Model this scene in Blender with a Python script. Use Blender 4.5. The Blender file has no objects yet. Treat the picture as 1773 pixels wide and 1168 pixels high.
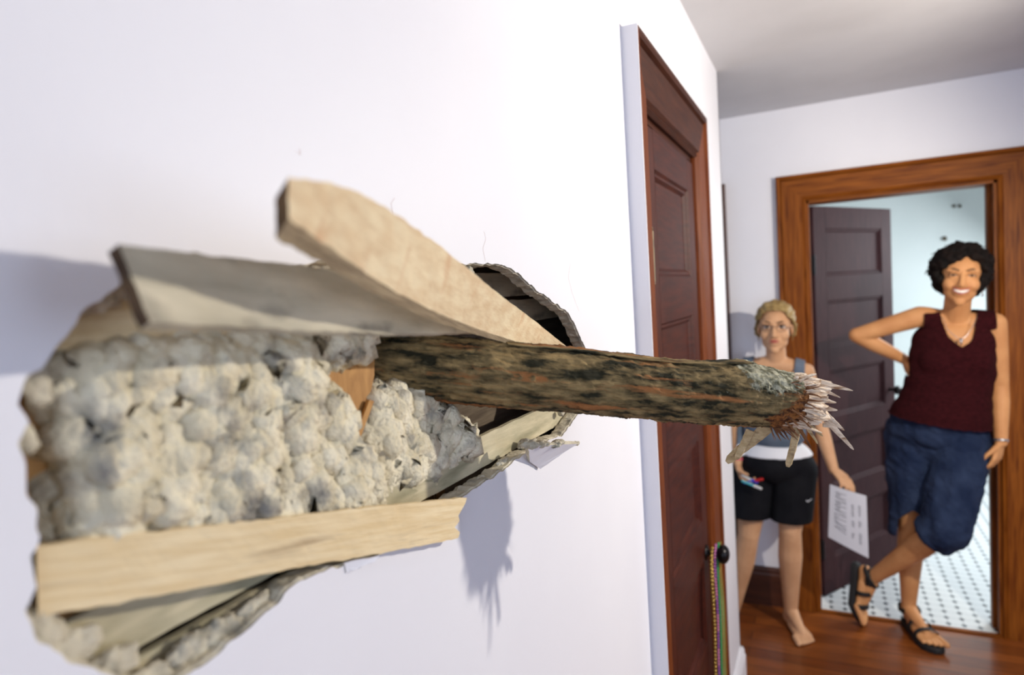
import bpy, bmesh, math, random
from mathutils import Vector as V, Matrix, noise
from mathutils.geometry import delaunay_2d_cdt
random.seed(7); noise.seed_set(7)
PI = math.pi
scene = bpy.context.scene
COL = scene.collection

# ------------------------------------------------------------------ camera, world, lights, exposure
FPX = 1113.0; CX, CY = 886.5, 584.0
def _v(px, py): return V((px - CX, -(py - CY), -FPX)).normalized()
EY = _v(1425, 480); EX = -_v(-1400, 655)
EX = (EX - EX.dot(EY) * EY).normalized(); EZ = EX.cross(EY)
RC = Matrix((EX, EY, EZ))                       # world = RC @ camera
CAM = V((0.35, 0.0, 1.667))
cd = bpy.data.cameras.new('camera'); cam = bpy.data.objects.new('camera', cd); COL.objects.link(cam)
cam.matrix_world = Matrix.Translation(CAM) @ RC.to_4x4()
cd.sensor_width = 36; cd.lens = FPX / 1773 * 36; cd.clip_start = 0.02
cd.dof.use_dof = True; cd.dof.focus_distance = 0.85; cd.dof.aperture_fstop = 3.6
scene.camera = cam
sv = scene.view_settings
sv.view_transform = 'Standard'; sv.look = 'None'; sv.gamma = 1; sv.exposure = 0.0
w = bpy.data.worlds.new('sky'); scene.world = w; w.use_nodes = True
w.node_tree.nodes['Background'].inputs[0].default_value = (0.62, 0.75, 1.0, 1)
w.node_tree.nodes['Background'].inputs[1].default_value = 1.0

def light(name, kind, loc, target, energy, col, **k):
    l = bpy.data.lights.new(name, kind); l.energy = energy; l.color = col
    for a, b in k.items(): setattr(l, a, b)
    o = bpy.data.objects.new(name, l); COL.objects.link(o); o.location = loc
    o.rotation_euler = (V(target) - V(loc)).to_track_quat('-Z', 'Y').to_euler()
    return o
light('flash_light', 'SPOT', (1.44, 1.68, 1.97), (0.0, 1.8, 1.22), 108, (1.0, 0.93, 0.82),
      spot_size=math.radians(174), spot_blend=0.44, shadow_soft_size=0.018)
light('right_fill_light', 'AREA', (3.35, 0.6, 1.5), (0, 1.2, 1.4), 17, (0.66, 0.78, 1.0), shape='RECTANGLE', size=1.5, size_y=1.3)  # bluish fill lamp added out of view on the right, no known window
light('rear_fill_light', 'AREA', (1.2, -2.2, 1.6), (0.9, 2.5, 1.5), 24, (0.66, 0.78, 1.0), shape='RECTANGLE', size=1.5, size_y=1.3)  # fill lamp added behind the camera to lift the surfaces facing it
light('bathroom_daylight', 'AREA', (2.05, 5.0, 1.7), (0.6, 4.6, 0.4), 66, (0.88, 0.95, 1.0), shape='RECTANGLE', size=0.9, size_y=1.1)

def ray(px, py): return RC @ V((px - CX, -(py - CY), -FPX))
def on(px, py, ax, val):
    r = ray(px, py); return CAM + r * ((val - CAM[ax]) / r[ax])
def at(px, py, Z): return CAM + ray(px, py) / FPX * Z
YB = 3.45; HC = 2.49; CORN = 2.69

# ------------------------------------------------------------------ materials
def mat(name, c1, c2=None, rough=0.6, scale=8, stretch=(1, 1, 1), bump=0.0, bscale=None, metal=0, coat=0, detail=6,
        lo=0.35, hi=0.65, spec=0.5, c3=None, s3=3, lo3=0.55, hi3=0.7, bdist=0.01, st3=None, distort=0.0):
    m = bpy.data.materials.new(name); m.use_nodes = True
    nt = m.node_tree; N = nt.nodes; L = nt.links; b = N['Principled BSDF']
    b.inputs['Roughness'].default_value = rough; b.inputs['Metallic'].default_value = metal
    b.inputs['Coat Weight'].default_value = coat; b.inputs['Specular IOR Level'].default_value = spec
    b.inputs['Base Color'].default_value = (*c1, 1)
    tc = N.new('ShaderNodeTexCoord')
    def nz(sc, st, dt=detail, dis=0.0):
        mp = N.new('ShaderNodeMapping'); mp.inputs['Scale'].default_value = st
        L.new(tc.outputs['Object'], mp.inputs[0])
        n = N.new('ShaderNodeTexNoise'); n.inputs['Scale'].default_value = sc; n.inputs['Detail'].default_value = dt
        n.inputs['Distortion'].default_value = dis
        L.new(mp.outputs[0], n.inputs['Vector']); return n.outputs[0]
    def mr(s, a, bb):
        r = N.new('ShaderNodeMapRange'); r.inputs[1].default_value = a; r.inputs[2].default_value = bb
        L.new(s, r.inputs[0]); return r.outputs[0]
    def mx(f, A, B):
        x = N.new('ShaderNodeMix'); x.data_type = 'RGBA'; L.new(f, x.inputs[0])
        for s, i in ((A, 6), (B, 7)):
            if isinstance(s, tuple): x.inputs[i].default_value = (*s, 1)
            else: L.new(s, x.inputs[i])
        return x.outputs[2]
    out = None
    if c2:
        out = mx(mr(nz(scale, stretch, dis=distort), lo, hi), c1, c2)
        if c3: out = mx(mr(nz(s3, st3 or stretch), lo3, hi3), out, c3)
        L.new(out, b.inputs['Base Color'])
    if bump:
        bp = N.new('ShaderNodeBump'); bp.inputs['Strength'].default_value = bump; bp.inputs['Distance'].default_value = bdist
        L.new(nz(bscale or scale, stretch), bp.inputs['Height']); L.new(bp.outputs[0], b.inputs['Normal'])
    return m
WX = (1, 14, 14)    # grain along x
PAINT = mat('wall_paint', (0.78, 0.77, 0.805), (0.81, 0.80, 0.83), 0.55, 3, bump=0.12, bscale=90, bdist=0.002)
CEIL = mat('ceiling_paint', (0.58, 0.57, 0.58), (0.63, 0.62, 0.63), 0.7, 3, bump=0.2, bscale=60, bdist=0.003)
BATHW = mat('bathroom_paint', (0.68, 0.74, 0.73), (0.72, 0.77, 0.76), 0.5, 2)
PLASTER = mat('bare_plaster', (0.46, 0.41, 0.31), (0.66, 0.60, 0.46), 0.9, 60, bump=0.8, bscale=160, bdist=0.003, c3=(0.25, 0.23, 0.18), s3=40)
LATH = mat('raw_lath_wood', (0.72, 0.54, 0.29), (0.84, 0.68, 0.42), 0.8, 18, WX, bump=0.35, bscale=60, bdist=0.002, c3=(0.42, 0.29, 0.15), s3=9, lo3=0.60, hi3=0.78)
LATHP = mat('pale_lath_wood', (0.72, 0.53, 0.31), (0.84, 0.69, 0.44), 0.8, 14, (3, 9, 9), bump=0.3, bscale=60, bdist=0.002, c3=(0.62, 0.33, 0.16), s3=7, lo3=0.58, hi3=0.78, st3=(6, 2, 2))
LATHG = mat('grey_weathered_lath', (0.40, 0.36, 0.26), (0.60, 0.54, 0.40), 0.85, 9, (1, 6, 6), bump=0.4, bscale=50, bdist=0.002, c3=(0.16, 0.14, 0.11), s3=8, lo3=0.58, hi3=0.75, st3=(2, 4, 4))
LATHM = mat('mossy_lath_wood', (0.45, 0.40, 0.26), (0.62, 0.54, 0.36), 0.85, 14, (1, 5, 5), bump=0.4, bscale=60, bdist=0.002, c3=(0.27, 0.25, 0.15), s3=9, lo3=0.5, hi3=0.75)
STUD = mat('orange_stud_wood', (0.36, 0.17, 0.045), (0.52, 0.27, 0.08), 0.7, 22, (8, 3, 1), bump=0.3, bscale=60, bdist=0.002, distort=1.0)
DARKW = mat('dark_sheathing', (0.08, 0.055, 0.035), (0.16, 0.12, 0.08), 0.9, 12, (1, 1, 8), bump=0.4)
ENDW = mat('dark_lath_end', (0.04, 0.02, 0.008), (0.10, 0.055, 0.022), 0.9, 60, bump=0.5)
LEDGE = mat('shaded_lath_edge', (0.26, 0.19, 0.11), (0.42, 0.32, 0.19), 0.9, 20, WX, bump=0.4, bscale=60)  # darker lath wood: the underside's shade is put into the edge colour
INSUL = mat('cellulose_insulation', (0.68, 0.60, 0.42), (0.90, 0.82, 0.62), 0.95, 40, bump=1.0, bscale=220, bdist=0.004, c3=(0.30, 0.28, 0.24), s3=22, lo3=0.54, hi3=0.68, spec=0.1)
BARK = mat('bark', (0.022, 0.020, 0.009), (0.34, 0.235, 0.10), 0.9, 26, (1, 4, 4), bump=1.0, bscale=55, bdist=0.004,
           c3=(0.36, 0.15, 0.05), s3=7, lo3=0.56, hi3=0.66, st3=(1, 11, 11), spec=0.25, lo=0.40, hi=0.68)
MOSS = mat('lichen', (0.15, 0.155, 0.095), (0.40, 0.41, 0.32), 0.95, 70, bump=1.0, bscale=150, bdist=0.004, c3=(0.08, 0.07, 0.04), s3=40)
RBARK = mat('torn_inner_bark', (0.09, 0.030, 0.010), (0.30, 0.13, 0.045), 0.9, 60, bump=1, bscale=120, bdist=0.004)
SPLW = mat('splintered_wood', (0.55, 0.41, 0.28), (0.84, 0.70, 0.54), 0.8, 50, (1, 5, 5), bump=0.6, bscale=60, bdist=0.003, c3=(0.28, 0.15, 0.07), s3=30, lo3=0.52, hi3=0.66)
SLIV = mat('sliver_wood', (0.40, 0.28, 0.13), (0.60, 0.45, 0.25), 0.8, 30, (1, 5, 5), bump=0.6, bscale=60, bdist=0.003, c3=(0.22, 0.13, 0.06), s3=25, lo3=0.58, hi3=0.75)
MAHOG = mat('dark_door_varnish', (0.032, 0.005, 0.0025), (0.064, 0.012, 0.005), 0.5, 9, (3, 1, 10), bump=0.08, bscale=30, coat=0.0, spec=0.2)
MAHOV = mat('dark_door_varnish_upright', (0.036, 0.006, 0.0025), (0.070, 0.013, 0.005), 0.5, 9, (12, 12, 1), bump=0.08, bscale=30, coat=0.0, spec=0.2)
BDOOR = mat('bathroom_door_varnish', (0.034, 0.011, 0.014), (0.052, 0.018, 0.020), 0.7, 9, (8, 8, 1), bump=0.08, bscale=30, spec=0.15)
TRIM = mat('orange_oak_trim_upright', (0.16, 0.040, 0.004), (0.27, 0.080, 0.009), 0.5, 8, (12, 12, 0.8), bump=0.08, bscale=30, coat=0.0, spec=0.15, c3=(0.08, 0.016, 0.002), s3=6)
TRIMH = mat('orange_oak_trim_level', (0.16, 0.040, 0.004), (0.27, 0.080, 0.009), 0.5, 8, (0.8, 12, 12), bump=0.08, bscale=30, coat=0.0, spec=0.15, c3=(0.08, 0.016, 0.002), s3=6)
TRIML = mat('closet_trim_varnish', (0.11, 0.024, 0.005), (0.17, 0.043, 0.009), 0.5, 8, (10, 10, 1), bump=0.08, bscale=30, coat=0.0, spec=0.15)
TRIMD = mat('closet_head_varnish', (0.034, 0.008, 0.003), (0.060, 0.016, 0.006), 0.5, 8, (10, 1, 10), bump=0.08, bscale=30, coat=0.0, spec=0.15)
BASEB = mat('dark_baseboard', (0.05, 0.013, 0.005), (0.08, 0.022, 0.008), 0.4, 6, (1, 8, 8))
BLACK = mat('black_metal', (0.012, 0.010, 0.010), rough=0.3, metal=0.6)
BRASS = mat('aged_brass', (0.05, 0.035, 0.02), (0.10, 0.07, 0.035), 0.5, 40, metal=0.5)

def floor_mat():
    m = bpy.data.materials.new('plank_floor'); m.use_nodes = True; nt = m.node_tree; N = nt.nodes; L = nt.links; b = N['Principled BSDF']
    tc = N.new('ShaderNodeTexCoord')
    br = N.new('ShaderNodeTexBrick'); br.offset = 0.37; br.inputs['Scale'].default_value = 1
    br.inputs['Brick Width'].default_value = 1.9; br.inputs['Row Height'].default_value = 0.075; br.inputs['Mortar Size'].default_value = 0.0016
    br.inputs['Color1'].default_value = (0.13, 0.030, 0.006, 1); br.inputs['Color2'].default_value = (0.34, 0.095, 0.018, 1); br.inputs['Mortar'].default_value = (0.03, 0.008, 0.003, 1)
    L.new(tc.outputs['Object'], br.inputs['Vector'])
    mp = N.new('ShaderNodeMapping'); mp.inputs['Scale'].default_value = (1.2, 22, 1); L.new(tc.outputs['Object'], mp.inputs[0])
    n = N.new('ShaderNodeTexNoise'); n.inputs['Scale'].default_value = 4; n.inputs['Detail'].default_value = 6; L.new(mp.outputs[0], n.inputs[0])
    r = N.new('ShaderNodeMapRange'); r.inputs[1].default_value = 0.3; r.inputs[2].default_value = 0.7; r.inputs[3].default_value = 0.55; r.inputs[4].default_value = 1.15
    L.new(n.outputs[0], r.inputs[0])
    x = N.new('ShaderNodeMix'); x.data_type = 'RGBA'; x.blend_type = 'MULTIPLY'; x.inputs[0].default_value = 1
    L.new(br.outputs[0], x.inputs[6]); L.new(r.outputs[0], x.inputs[7]); L.new(x.outputs[2], b.inputs['Base Color'])
    b.inputs['Roughness'].default_value = 0.3; b.inputs['Coat Weight'].default_value = 0.2
    return m
def tile_mat():
    m = bpy.data.materials.new('octagon_dot_tile'); m.use_nodes = True; nt = m.node_tree; N = nt.nodes; L = nt.links; b = N['Principled BSDF']
    tc = N.new('ShaderNodeTexCoord'); sp = N.new('ShaderNodeSeparateXYZ'); L.new(tc.outputs['Object'], sp.inputs[0])
    P = 0.062
    def mth(op, a, bb=None):
        x = N.new('ShaderNodeMath'); x.operation = op
        for i, s in enumerate((a, bb)):
            if s is None: continue
            if isinstance(s, (int, float)): x.inputs[i].default_value = s
            else: L.new(s, x.inputs[i])
        return x.outputs[0]
    def tri(s): return mth('ABSOLUTE', mth('SUBTRACT', mth('FRACT', mth('DIVIDE', s, P)), 0.5))
    tx, ty = tri(sp.outputs[0]), tri(sp.outputs[1])
    man = mth('ADD', tx, ty)
    dot = mth('LESS_THAN', man, 0.205)
    ring = mth('LESS_THAN', man, 0.25)
    ax = mth('LESS_THAN', tx, 0.02); ay = mth('LESS_THAN', ty, 0.02)
    gr = mth('MAXIMUM', mth('MAXIMUM', ax, ay), ring)
    x1 = N.new('ShaderNodeMix'); x1.data_type = 'RGBA'; L.new(gr, x1.inputs[0]); x1.inputs[6].default_value = (0.78, 0.80, 0.80, 1); x1.inputs[7].default_value = (0.35, 0.37, 0.39, 1)
    x2 = N.new('ShaderNodeMix'); x2.data_type = 'RGBA'; L.new(dot, x2.inputs[0]); L.new(x1.outputs[2], x2.inputs[6]); x2.inputs[7].default_value = (0.01, 0.012, 0.018, 1)
    L.new(x2.outputs[2], b.inputs['Base Color']); b.inputs['Roughness'].default_value = 0.25
    return m
FLOOR = floor_mat(); TILE = tile_mat()

# ------------------------------------------------------------------ mesh helpers
def link(name, me, m, parent=None, smooth=False):
    o = bpy.data.objects.new(name, me); COL.objects.link(o)
    for mm in (m if isinstance(m, (list, tuple)) else [m]): me.materials.append(mm)
    if smooth: me.polygons.foreach_set('use_smooth', [True] * len(me.polygons))
    if parent: o.parent = parent
    return o
def bobj(name, bm, m, parent=None, smooth=False):
    bmesh.ops.recalc_face_normals(bm, faces=bm.faces)
    me = bpy.data.meshes.new(name); bm.to_mesh(me); bm.free(); return link(name, me, m, parent, smooth)
def tag(o, label, cat, group=None, kind=None):
    o['label'] = label; o['category'] = cat
    if group: o['group'] = group
    if kind: o['kind'] = kind
    return o
def struct(o): o['kind'] = 'structure'; return o
def empty(name, loc):
    o = bpy.data.objects.new(name, None); COL.objects.link(o); o.location = loc; o.empty_display_size = 0.05; return o
def adopt(root):       # parts were built in world coordinates: keep them in place under the moved empty
    inv = Matrix.Translation(-V(root.location))
    for c in root.children: c.matrix_parent_inverse = inv
def box(bm, a, b):
    a, b = V(a), V(b)
    vs = [bm.verts.new((x, y, z)) for x in (a.x, b.x) for y in (a.y, b.y) for z in (a.z, b.z)]
    for f in ((0, 1, 3, 2), (4, 6, 7, 5), (0, 4, 5, 1), (2, 3, 7, 6), (0, 2, 6, 4), (1, 5, 7, 3)):
        bm.faces.new([vs[i] for i in f])
def bbox(name, a, b, m, parent=None, bev=0.0):
    bm = bmesh.new(); box(bm, a, b)
    if bev: bmesh.ops.bevel(bm, geom=bm.edges[:], offset=bev, segments=2, affect='EDGES')
    return bobj(name, bm, m, parent)
def ortho(d):
    d = d.normalized(); a = V((0, 0, 1)) if abs(d.z) < 0.9 else V((1, 0, 0))
    s = d.cross(a).normalized(); return d, s, s.cross(d)
def tube(bm, pts, rad, seg=10, cap=True):
    pts = [V(p) for p in pts]; n = len(pts); rings = []
    rad = rad if isinstance(rad, (list, tuple)) else [rad] * n
    d, s, u = ortho(pts[1] - pts[0])
    for i, p in enumerate(pts):
        t = (pts[min(i + 1, n - 1)] - pts[max(i - 1, 0)]).normalized()
        s = (s - s.dot(t) * t).normalized(); u = t.cross(s)
        rings.append([bm.verts.new(p + (s * math.cos(a) + u * math.sin(a)) * rad[i]) for a in [2 * PI * k / seg for k in range(seg)]])
    for i in range(n - 1):
        for k in range(seg):
            bm.faces.new((rings[i][k], rings[i][(k + 1) % seg], rings[i + 1][(k + 1) % seg], rings[i + 1][k]))
    if cap: bm.faces.new(rings[0][::-1]); bm.faces.new(rings[-1])
def ball(bm, c, r, R3=None, seg=16, rings=10):
    """ellipsoid with radii r (float or triple) in frame R3 (3x3)"""
    r = (r, r, r) if isinstance(r, (int, float)) else r
    mt = Matrix.Translation(c) @ ((R3 or Matrix.Identity(3)).to_4x4()) @ Matrix.Diagonal((*r, 1))
    bmesh.ops.create_uvsphere(bm, u_segments=seg, v_segments=rings, radius=1, matrix=mt)
def cap(bm, a, ra, b, rb, seg=14, flat=None):
    a, b = V(a), V(b); d = b - a; L = d.length
    if L < 1e-6: ball(bm, a, ra); return
    pts = []; rad = []
    for k in range(5):
        t = k / 5 * PI / 2; pts.append(-math.cos(t) * ra); rad.append(max(math.sin(t) * ra, 1e-4))
    pts.append(0.0); rad.append(ra); pts.append(L); rad.append(rb)
    for k in range(1, 6):
        t = k / 5 * PI / 2; pts.append(L + math.sin(t) * rb); rad.append(max(math.cos(t) * rb, 1e-4))
    dn, s, u = ortho(d)
    tube(bm, [a + dn * p for p in pts], rad, seg)
def remesh(bm, voxel, smooth=4, keep=None, move=None):
    bmesh.ops.recalc_face_normals(bm, faces=bm.faces)
    me = bpy.data.meshes.new('tmp'); bm.to_mesh(me); bm.free()
    o = bpy.data.objects.new('tmp', me); COL.objects.link(o)
    md = o.modifiers.new('r', 'REMESH'); md.mode = 'VOXEL'; md.voxel_size = voxel
    if smooth:
        ms = o.modifiers.new('s', 'SMOOTH'); ms.iterations = smooth; ms.factor = 0.5
    dg = bpy.context.evaluated_depsgraph_get(); dg.update()
    out = bpy.data.meshes.new_from_object(o.evaluated_get(dg))
    bpy.data.objects.remove(o); bpy.data.meshes.remove(me)
    return out
def shell(me, keep, off, thick, sm=0):
    """cloth: the faces of a body mesh picked by keep(point), lifted by off and given thickness"""
    bm = bmesh.new(); bm.from_mesh(me); bm.normal_update()
    bmesh.ops.delete(bm, geom=[f for f in bm.faces if not keep(f.calc_center_median())], context='FACES')
    for _ in range(3):
        bd = [v for v in bm.verts if v.is_boundary]
        new = {v: (sum((e.other_vert(v).co for e in v.link_edges if e.is_boundary), V()) / max(1, sum(e.is_boundary for e in v.link_edges))) for v in bd}
        for v, c in new.items(): v.co = v.co.lerp(c, 0.6)
    for _ in range(sm):
        bmesh.ops.smooth_vert(bm, verts=[v for v in bm.verts if not v.is_boundary], factor=0.5, use_axis_x=True, use_axis_y=True, use_axis_z=True)
    bm.normal_update()
    nn = {v: v.normal.copy() for v in bm.verts}
    for v in bm.verts:
        o_ = off(v.co) if callable(off) else off
        v.co = v.co + nn[v] * o_
    top = list(bm.faces)
    ret = bmesh.ops.extrude_face_region(bm, geom=top, use_keep_orig=True)
    for v in [g for g in ret['geom'] if isinstance(g, bmesh.types.BMVert)]: v.co = v.co + v.normal * 0
    newv = [g for g in ret['geom'] if isinstance(g, bmesh.types.BMVert)]
    bm.normal_update()
    for v in newv: pass
    # original faces stay as the inside; the new ones move out
    mp = {}
    for v in newv: mp[v] = v.normal.copy()
    for v in newv: v.co = v.co + mp[v] * thick
    me2 = bpy.data.meshes.new('cloth'); bmesh.ops.recalc_face_normals(bm, faces=bm.faces); bm.to_mesh(me2); bm.free(); return me2
def fbm(p, s, o=4): return noise.fractal(V(p) * s, 1.0, 2.0, o)

# ================================================================== THE SETTING
bm = bmesh.new(); box(bm, (-1.2, -2.4, -0.1), (3.6, YB + 0.14, 0)); struct(bobj('floor', bm, FLOOR))
bm = bmesh.new(); box(bm, (-1.2, -2.4, HC), (3.6, YB, HC + 0.1)); struct(bobj('ceiling', bm, CEIL))

# hole outline on the painted face, far clockwise from the upper left
HPX = [(150, 532), (200, 498), (232, 480), (330, 468), (420, 462), (505, 460), (580, 452), (642, 457), (740, 458), (800, 456), (842, 455), (882, 461),
       (938, 508), (985, 541), (1000, 572), (1016, 610), (1018, 640), (1012, 685), (998, 722), (975, 752), (940, 768), (905, 787), (868, 816), (830, 842), (788, 866), (740, 900),
       (690, 935), (652, 963), (596, 978), (520, 1003), (438, 1082), (350, 1152), (290, 1190), (200, 1176), (130, 1146), (62, 1108), (46, 1060), (60, 1012), (52, 965), (66, 925), (46, 850), (34, 775), (48, 730),
       (34, 700), (52, 655), (98, 606), (122, 570)]
hole = []
hp = [on(a, b, 0, 0.0) for a, b in HPX]
for i in range(len(hp)):
    a, b = hp[i], hp[(i + 1) % len(hp)]
    n = max(1, int((b - a).length / 0.0028))
    for k in range(n):
        p = a.lerp(b, k / n)
        q = noise.noise_vector(p * 70) * 0.003 + noise.noise_vector(p * 170) * 0.0011
        hole.append((p.y + q.y, p.z + q.z))
def holed_wall(loops_outer, holes, x0, x1, m, name):
    vs, es = [], []
    for lp in [loops_outer] + holes:
        s = len(vs); vs += [V((p[0], p[1])) for p in lp]; es += [(s + i, s + (i + 1) % len(lp)) for i in range(len(lp))]
    co, ed, fa, *_ = delaunay_2d_cdt(vs, es, [], 0, 1e-7)
    def inside(p, lp):
        c = False; n = len(lp)
        for i in range(n):
            (ax, ay), (bx, by) = lp[i], lp[(i + 1) % n]
            if (ay > p[1]) != (by > p[1]) and p[0] < (bx - ax) * (p[1] - ay) / (by - ay) + ax: c = not c
        return c
    keep = []
    for f in fa:
        c = sum((co[i] for i in f), V((0, 0))) / len(f)
        if inside(c, loops_outer) and not any(inside(c, h) for h in holes): keep.append(f)
    bm = bmesh.new(); A = [bm.verts.new((x1, p.x, p.y)) for p in co]; B = [bm.verts.new((x0, p.x, p.y)) for p in co]
    cnt = {}
    for f in keep:
        bm.faces.new([A[i] for i in f]); bm.faces.new([B[i] for i in f][::-1])
        for i in range(len(f)):
            e = (f[i], f[(i + 1) % len(f)]); cnt[e] = 1
    for (i, j) in cnt:
        if (j, i) not in cnt:
            q = bm.faces.new((A[j], A[i], B[i], B[j]))
            q.material_index = 1
    for v in [v for v in bm.verts if not v.link_faces]: bm.verts.remove(v)
    return bm
DY0, DY1, DZ = 1.39, 2.0, 2.045       # closet door opening in the left wall
door_hole = [(DY0, 0.002), (DY1, 0.002), (DY1, DZ), (DY0, DZ)]
bm = holed_wall([(-2.4, 0), (CORN, 0), (CORN, HC), (-2.4, HC)], [hole, door_hole], -0.016, 0.0, None, 'w')
wl = struct(bobj('wall_left', bm, [PAINT, PLASTER]))
bm = bmesh.new(); box(bm, (-0.15, CORN - 0.012, 0), (0.0, CORN, HC)); box(bm, (-1.2, CORN - 0.02, 0), (-0.15, CORN, HC))
struct(bobj('wall_return', bm, PAINT))
# rear face of the outside wall
bm = bmesh.new(); box(bm, (-0.16, -2.4, 0), (-0.135, CORN - 0.02, HC)); struct(bobj('wall_outer_sheathing', bm, DARKW))

# back wall with two door openings
BX0, BX1, BZ = 0.285, 1.035, 2.04
SX1 = -0.212                         # far door hidden behind the corner
bm = bmesh.new()
box(bm, (-1.2, YB, 0), (-1.0, YB + 0.14, HC)); box(bm, (-1.0, YB, BZ), (SX1, YB + 0.14, HC))
box(bm, (SX1, YB, 0), (BX0, YB + 0.14, HC)); box(bm, (BX0, YB, BZ), (BX1, YB + 0.14, HC)); box(bm, (BX1, YB, 0), (3.6, YB + 0.14, HC))
struct(bobj('wall_back', bm, PAINT))
# right and rear walls, each with an opening added to let light in
bm = bmesh.new(); X = 3.5
box(bm, (X, -2.4, 0), (X + 0.1, -0.3, HC)); box(bm, (X, 1.5, 0), (X + 0.1, YB, HC)); box(bm, (X, -0.3, 0), (X + 0.1, 1.5, 0.75)); box(bm, (X, -0.3, 2.2), (X + 0.1, 1.5, HC))
struct(bobj('wall_right', bm, PAINT))
bm = bmesh.new()
box(bm, (0, -2.4, 0), (0.3, -2.3, HC)); box(bm, (2.1, -2.4, 0), (X, -2.3, HC)); box(bm, (0.3, -2.4, 0), (2.1, -2.3, 0.75)); box(bm, (0.3, -2.4, 2.2), (2.1, -2.3, HC))
struct(bobj('wall_rear', bm, PAINT))
# bathroom shell
bm = bmesh.new(); box(bm, (-0.7, YB + 0.14, -0.1), (2.2, 6.1, 0.004)); box(bm, (BX0 + .001, YB + 0.018, 0.0005), (BX1 - .001, YB + 0.1395, 0.004)); struct(bobj('floor_bathroom', bm, TILE))
bm = bmesh.new()
box(bm, (-0.8, YB + 0.14, 0), (-0.7, 6.2, HC)); box(bm, (-0.7, 6.1, 0), (2.3, 6.2, HC))
box(bm, (2.2, YB + 0.14, 0), (2.3, 6.1, HC)); struct(bobj('wall_bathroom', bm, BATHW))
struct(bbox('ceiling_bathroom', (-0.8, YB + 0.14, HC), (2.3, 6.2, HC + 0.1), CEIL))
struct(bbox('door_threshold', (BX0, YB - 0.012, 0.0), (BX1, YB + 0.018, 0.008), TRIMH, None, 0.003)).name = 'trim_1'

# baseboards
def molding(bm, a, b, face, h, t):      # board with a rounded cap, from a to b along the wall; face = outward normal
    a, b, n = V(a), V(b), V(face)
    prof = [(0, 0), (t, 0), (t, h * 0.80), (t * 0.75, h * 0.86), (t * 0.8, h * 0.92), (t * 0.45, h), (0, h)]
    A = [bm.verts.new(a + n * x + V((0, 0, z))) for x, z in prof]; B = [bm.verts.new(b + n * x + V((0, 0, z))) for x, z in prof]
    for i in range(len(prof)):
        j = (i + 1) % len(prof); bm.faces.new((A[i], A[j], B[j], B[i]))
    bm.faces.new(A[::-1]); bm.faces.new(B)
bm = bmesh.new(); molding(bm, (-0.10, YB, 0), (0.155, YB, 0), (0, -1, 0), 0.20, 0.02); struct(bobj('baseboard_back', bm, BASEB))
bm = bmesh.new(); molding(bm, (1.165, YB, 0), (3.5, YB, 0), (0, -1, 0), 0.20, 0.02); struct(bobj('baseboard_back_right', bm, BASEB))
bm = bmesh.new(); molding(bm, (0, 2.155, 0), (0, CORN + 0.0, 0), (1, 0, 0), 0.17, 0.02); struct(bobj('baseboard_left', bm, PAINT))
bm = bmesh.new(); molding(bm, (0, -2.4, 0), (0, 1.30, 0), (1, 0, 0), 0.17, 0.02); struct(bobj('baseboard_left_near', bm, PAINT))

# casing around an opening: prof across the width (0 = opening edge), mitred at the head
def casing(x0, x1, z1, wd, hd, origin, along, out, mats, parent, depth=0.02, band=0.012):
    o, al, ou = V(origin), V(along), V(out)
    def P(s, z, t): return o + al * s + ou * t + V((0, 0, z))
    def strip(name, a0, a1, b0, b1, m, steps):   # a: inner line ends, b: outer line ends (s,z)
        bm = bmesh.new()
        rows = []
        for (k, t) in steps:
            pa = (a0[0] + (b0[0] - a0[0]) * k, a0[1] + (b0[1] - a0[1]) * k); pb = (a1[0] + (b1[0] - a1[0]) * k, a1[1] + (b1[1] - a1[1]) * k)
            rows.append((bm.verts.new(P(*pa, t)), bm.verts.new(P(*pb, t))))
        n = len(rows)
        for i in range(n): bm.faces.new((rows[i][0], rows[i][1], rows[(i + 1) % n][1], rows[(i + 1) % n][0]))
        bm.faces.new([r[0] for r in rows]); bm.faces.new([r[1] for r in rows][::-1])
        return bobj(name, bm, m, parent)
    st = [(0, 0), (0, depth * 0.6), (0.05, depth * 0.9), (0.10, depth * 0.7), (0.15, depth), (0.82, depth), (0.85, depth * 0.8), (0.88, depth + band * 0.7), (0.93, depth + band), (1.0, depth + band * 0.8), (1.0, 0)]
    return (strip('side_casing', (x0, 0), (x0, z1), (x0 - wd[0], 0), (x0 - wd[0], z1 + hd), mats[0], st),
            strip('side_casing', (x1, 0), (x1, z1), (x1 + wd[1], 0), (x1 + wd[1], z1 + hd), mats[1], st),
            strip('head_casing', (x0, z1), (x1, z1), (x0 - wd[0], z1 + hd), (x1 + wd[1], z1 + hd), mats[2], st))

# bathroom doorway
d2 = empty('door_2', (BX0, YB, 0)); struct(d2)
casing(BX0, BX1, BZ, (0.13, 0.13), 0.125, (0, YB, 0), (1, 0, 0), (0, -1, 0), (TRIM, TRIM, TRIMH), d2)
bm = bmesh.new()
box(bm, (BX0 - 0.001, YB - 0.002, 0.01), (BX0 + 0.012, YB + 0.142, BZ)); bobj('jamb', bm, TRIM, d2)
bm = bmesh.new(); box(bm, (BX1 - 0.012, YB - 0.002, 0.01), (BX1 + 0.001, YB + 0.142, BZ)); box(bm, (BX1 - 0.026, YB + 0.06, 0.01), (BX1 - 0.01, YB + 0.1, BZ - 0.01)); bobj('jamb', bm, TRIM, d2)
bm = bmesh.new(); box(bm, (BX0 - 0.001, YB - 0.002, BZ - 0.012), (BX1 + 0.001, YB + 0.142, BZ + 0.001)); bobj('head_jamb', bm, TRIMH, d2)
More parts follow.
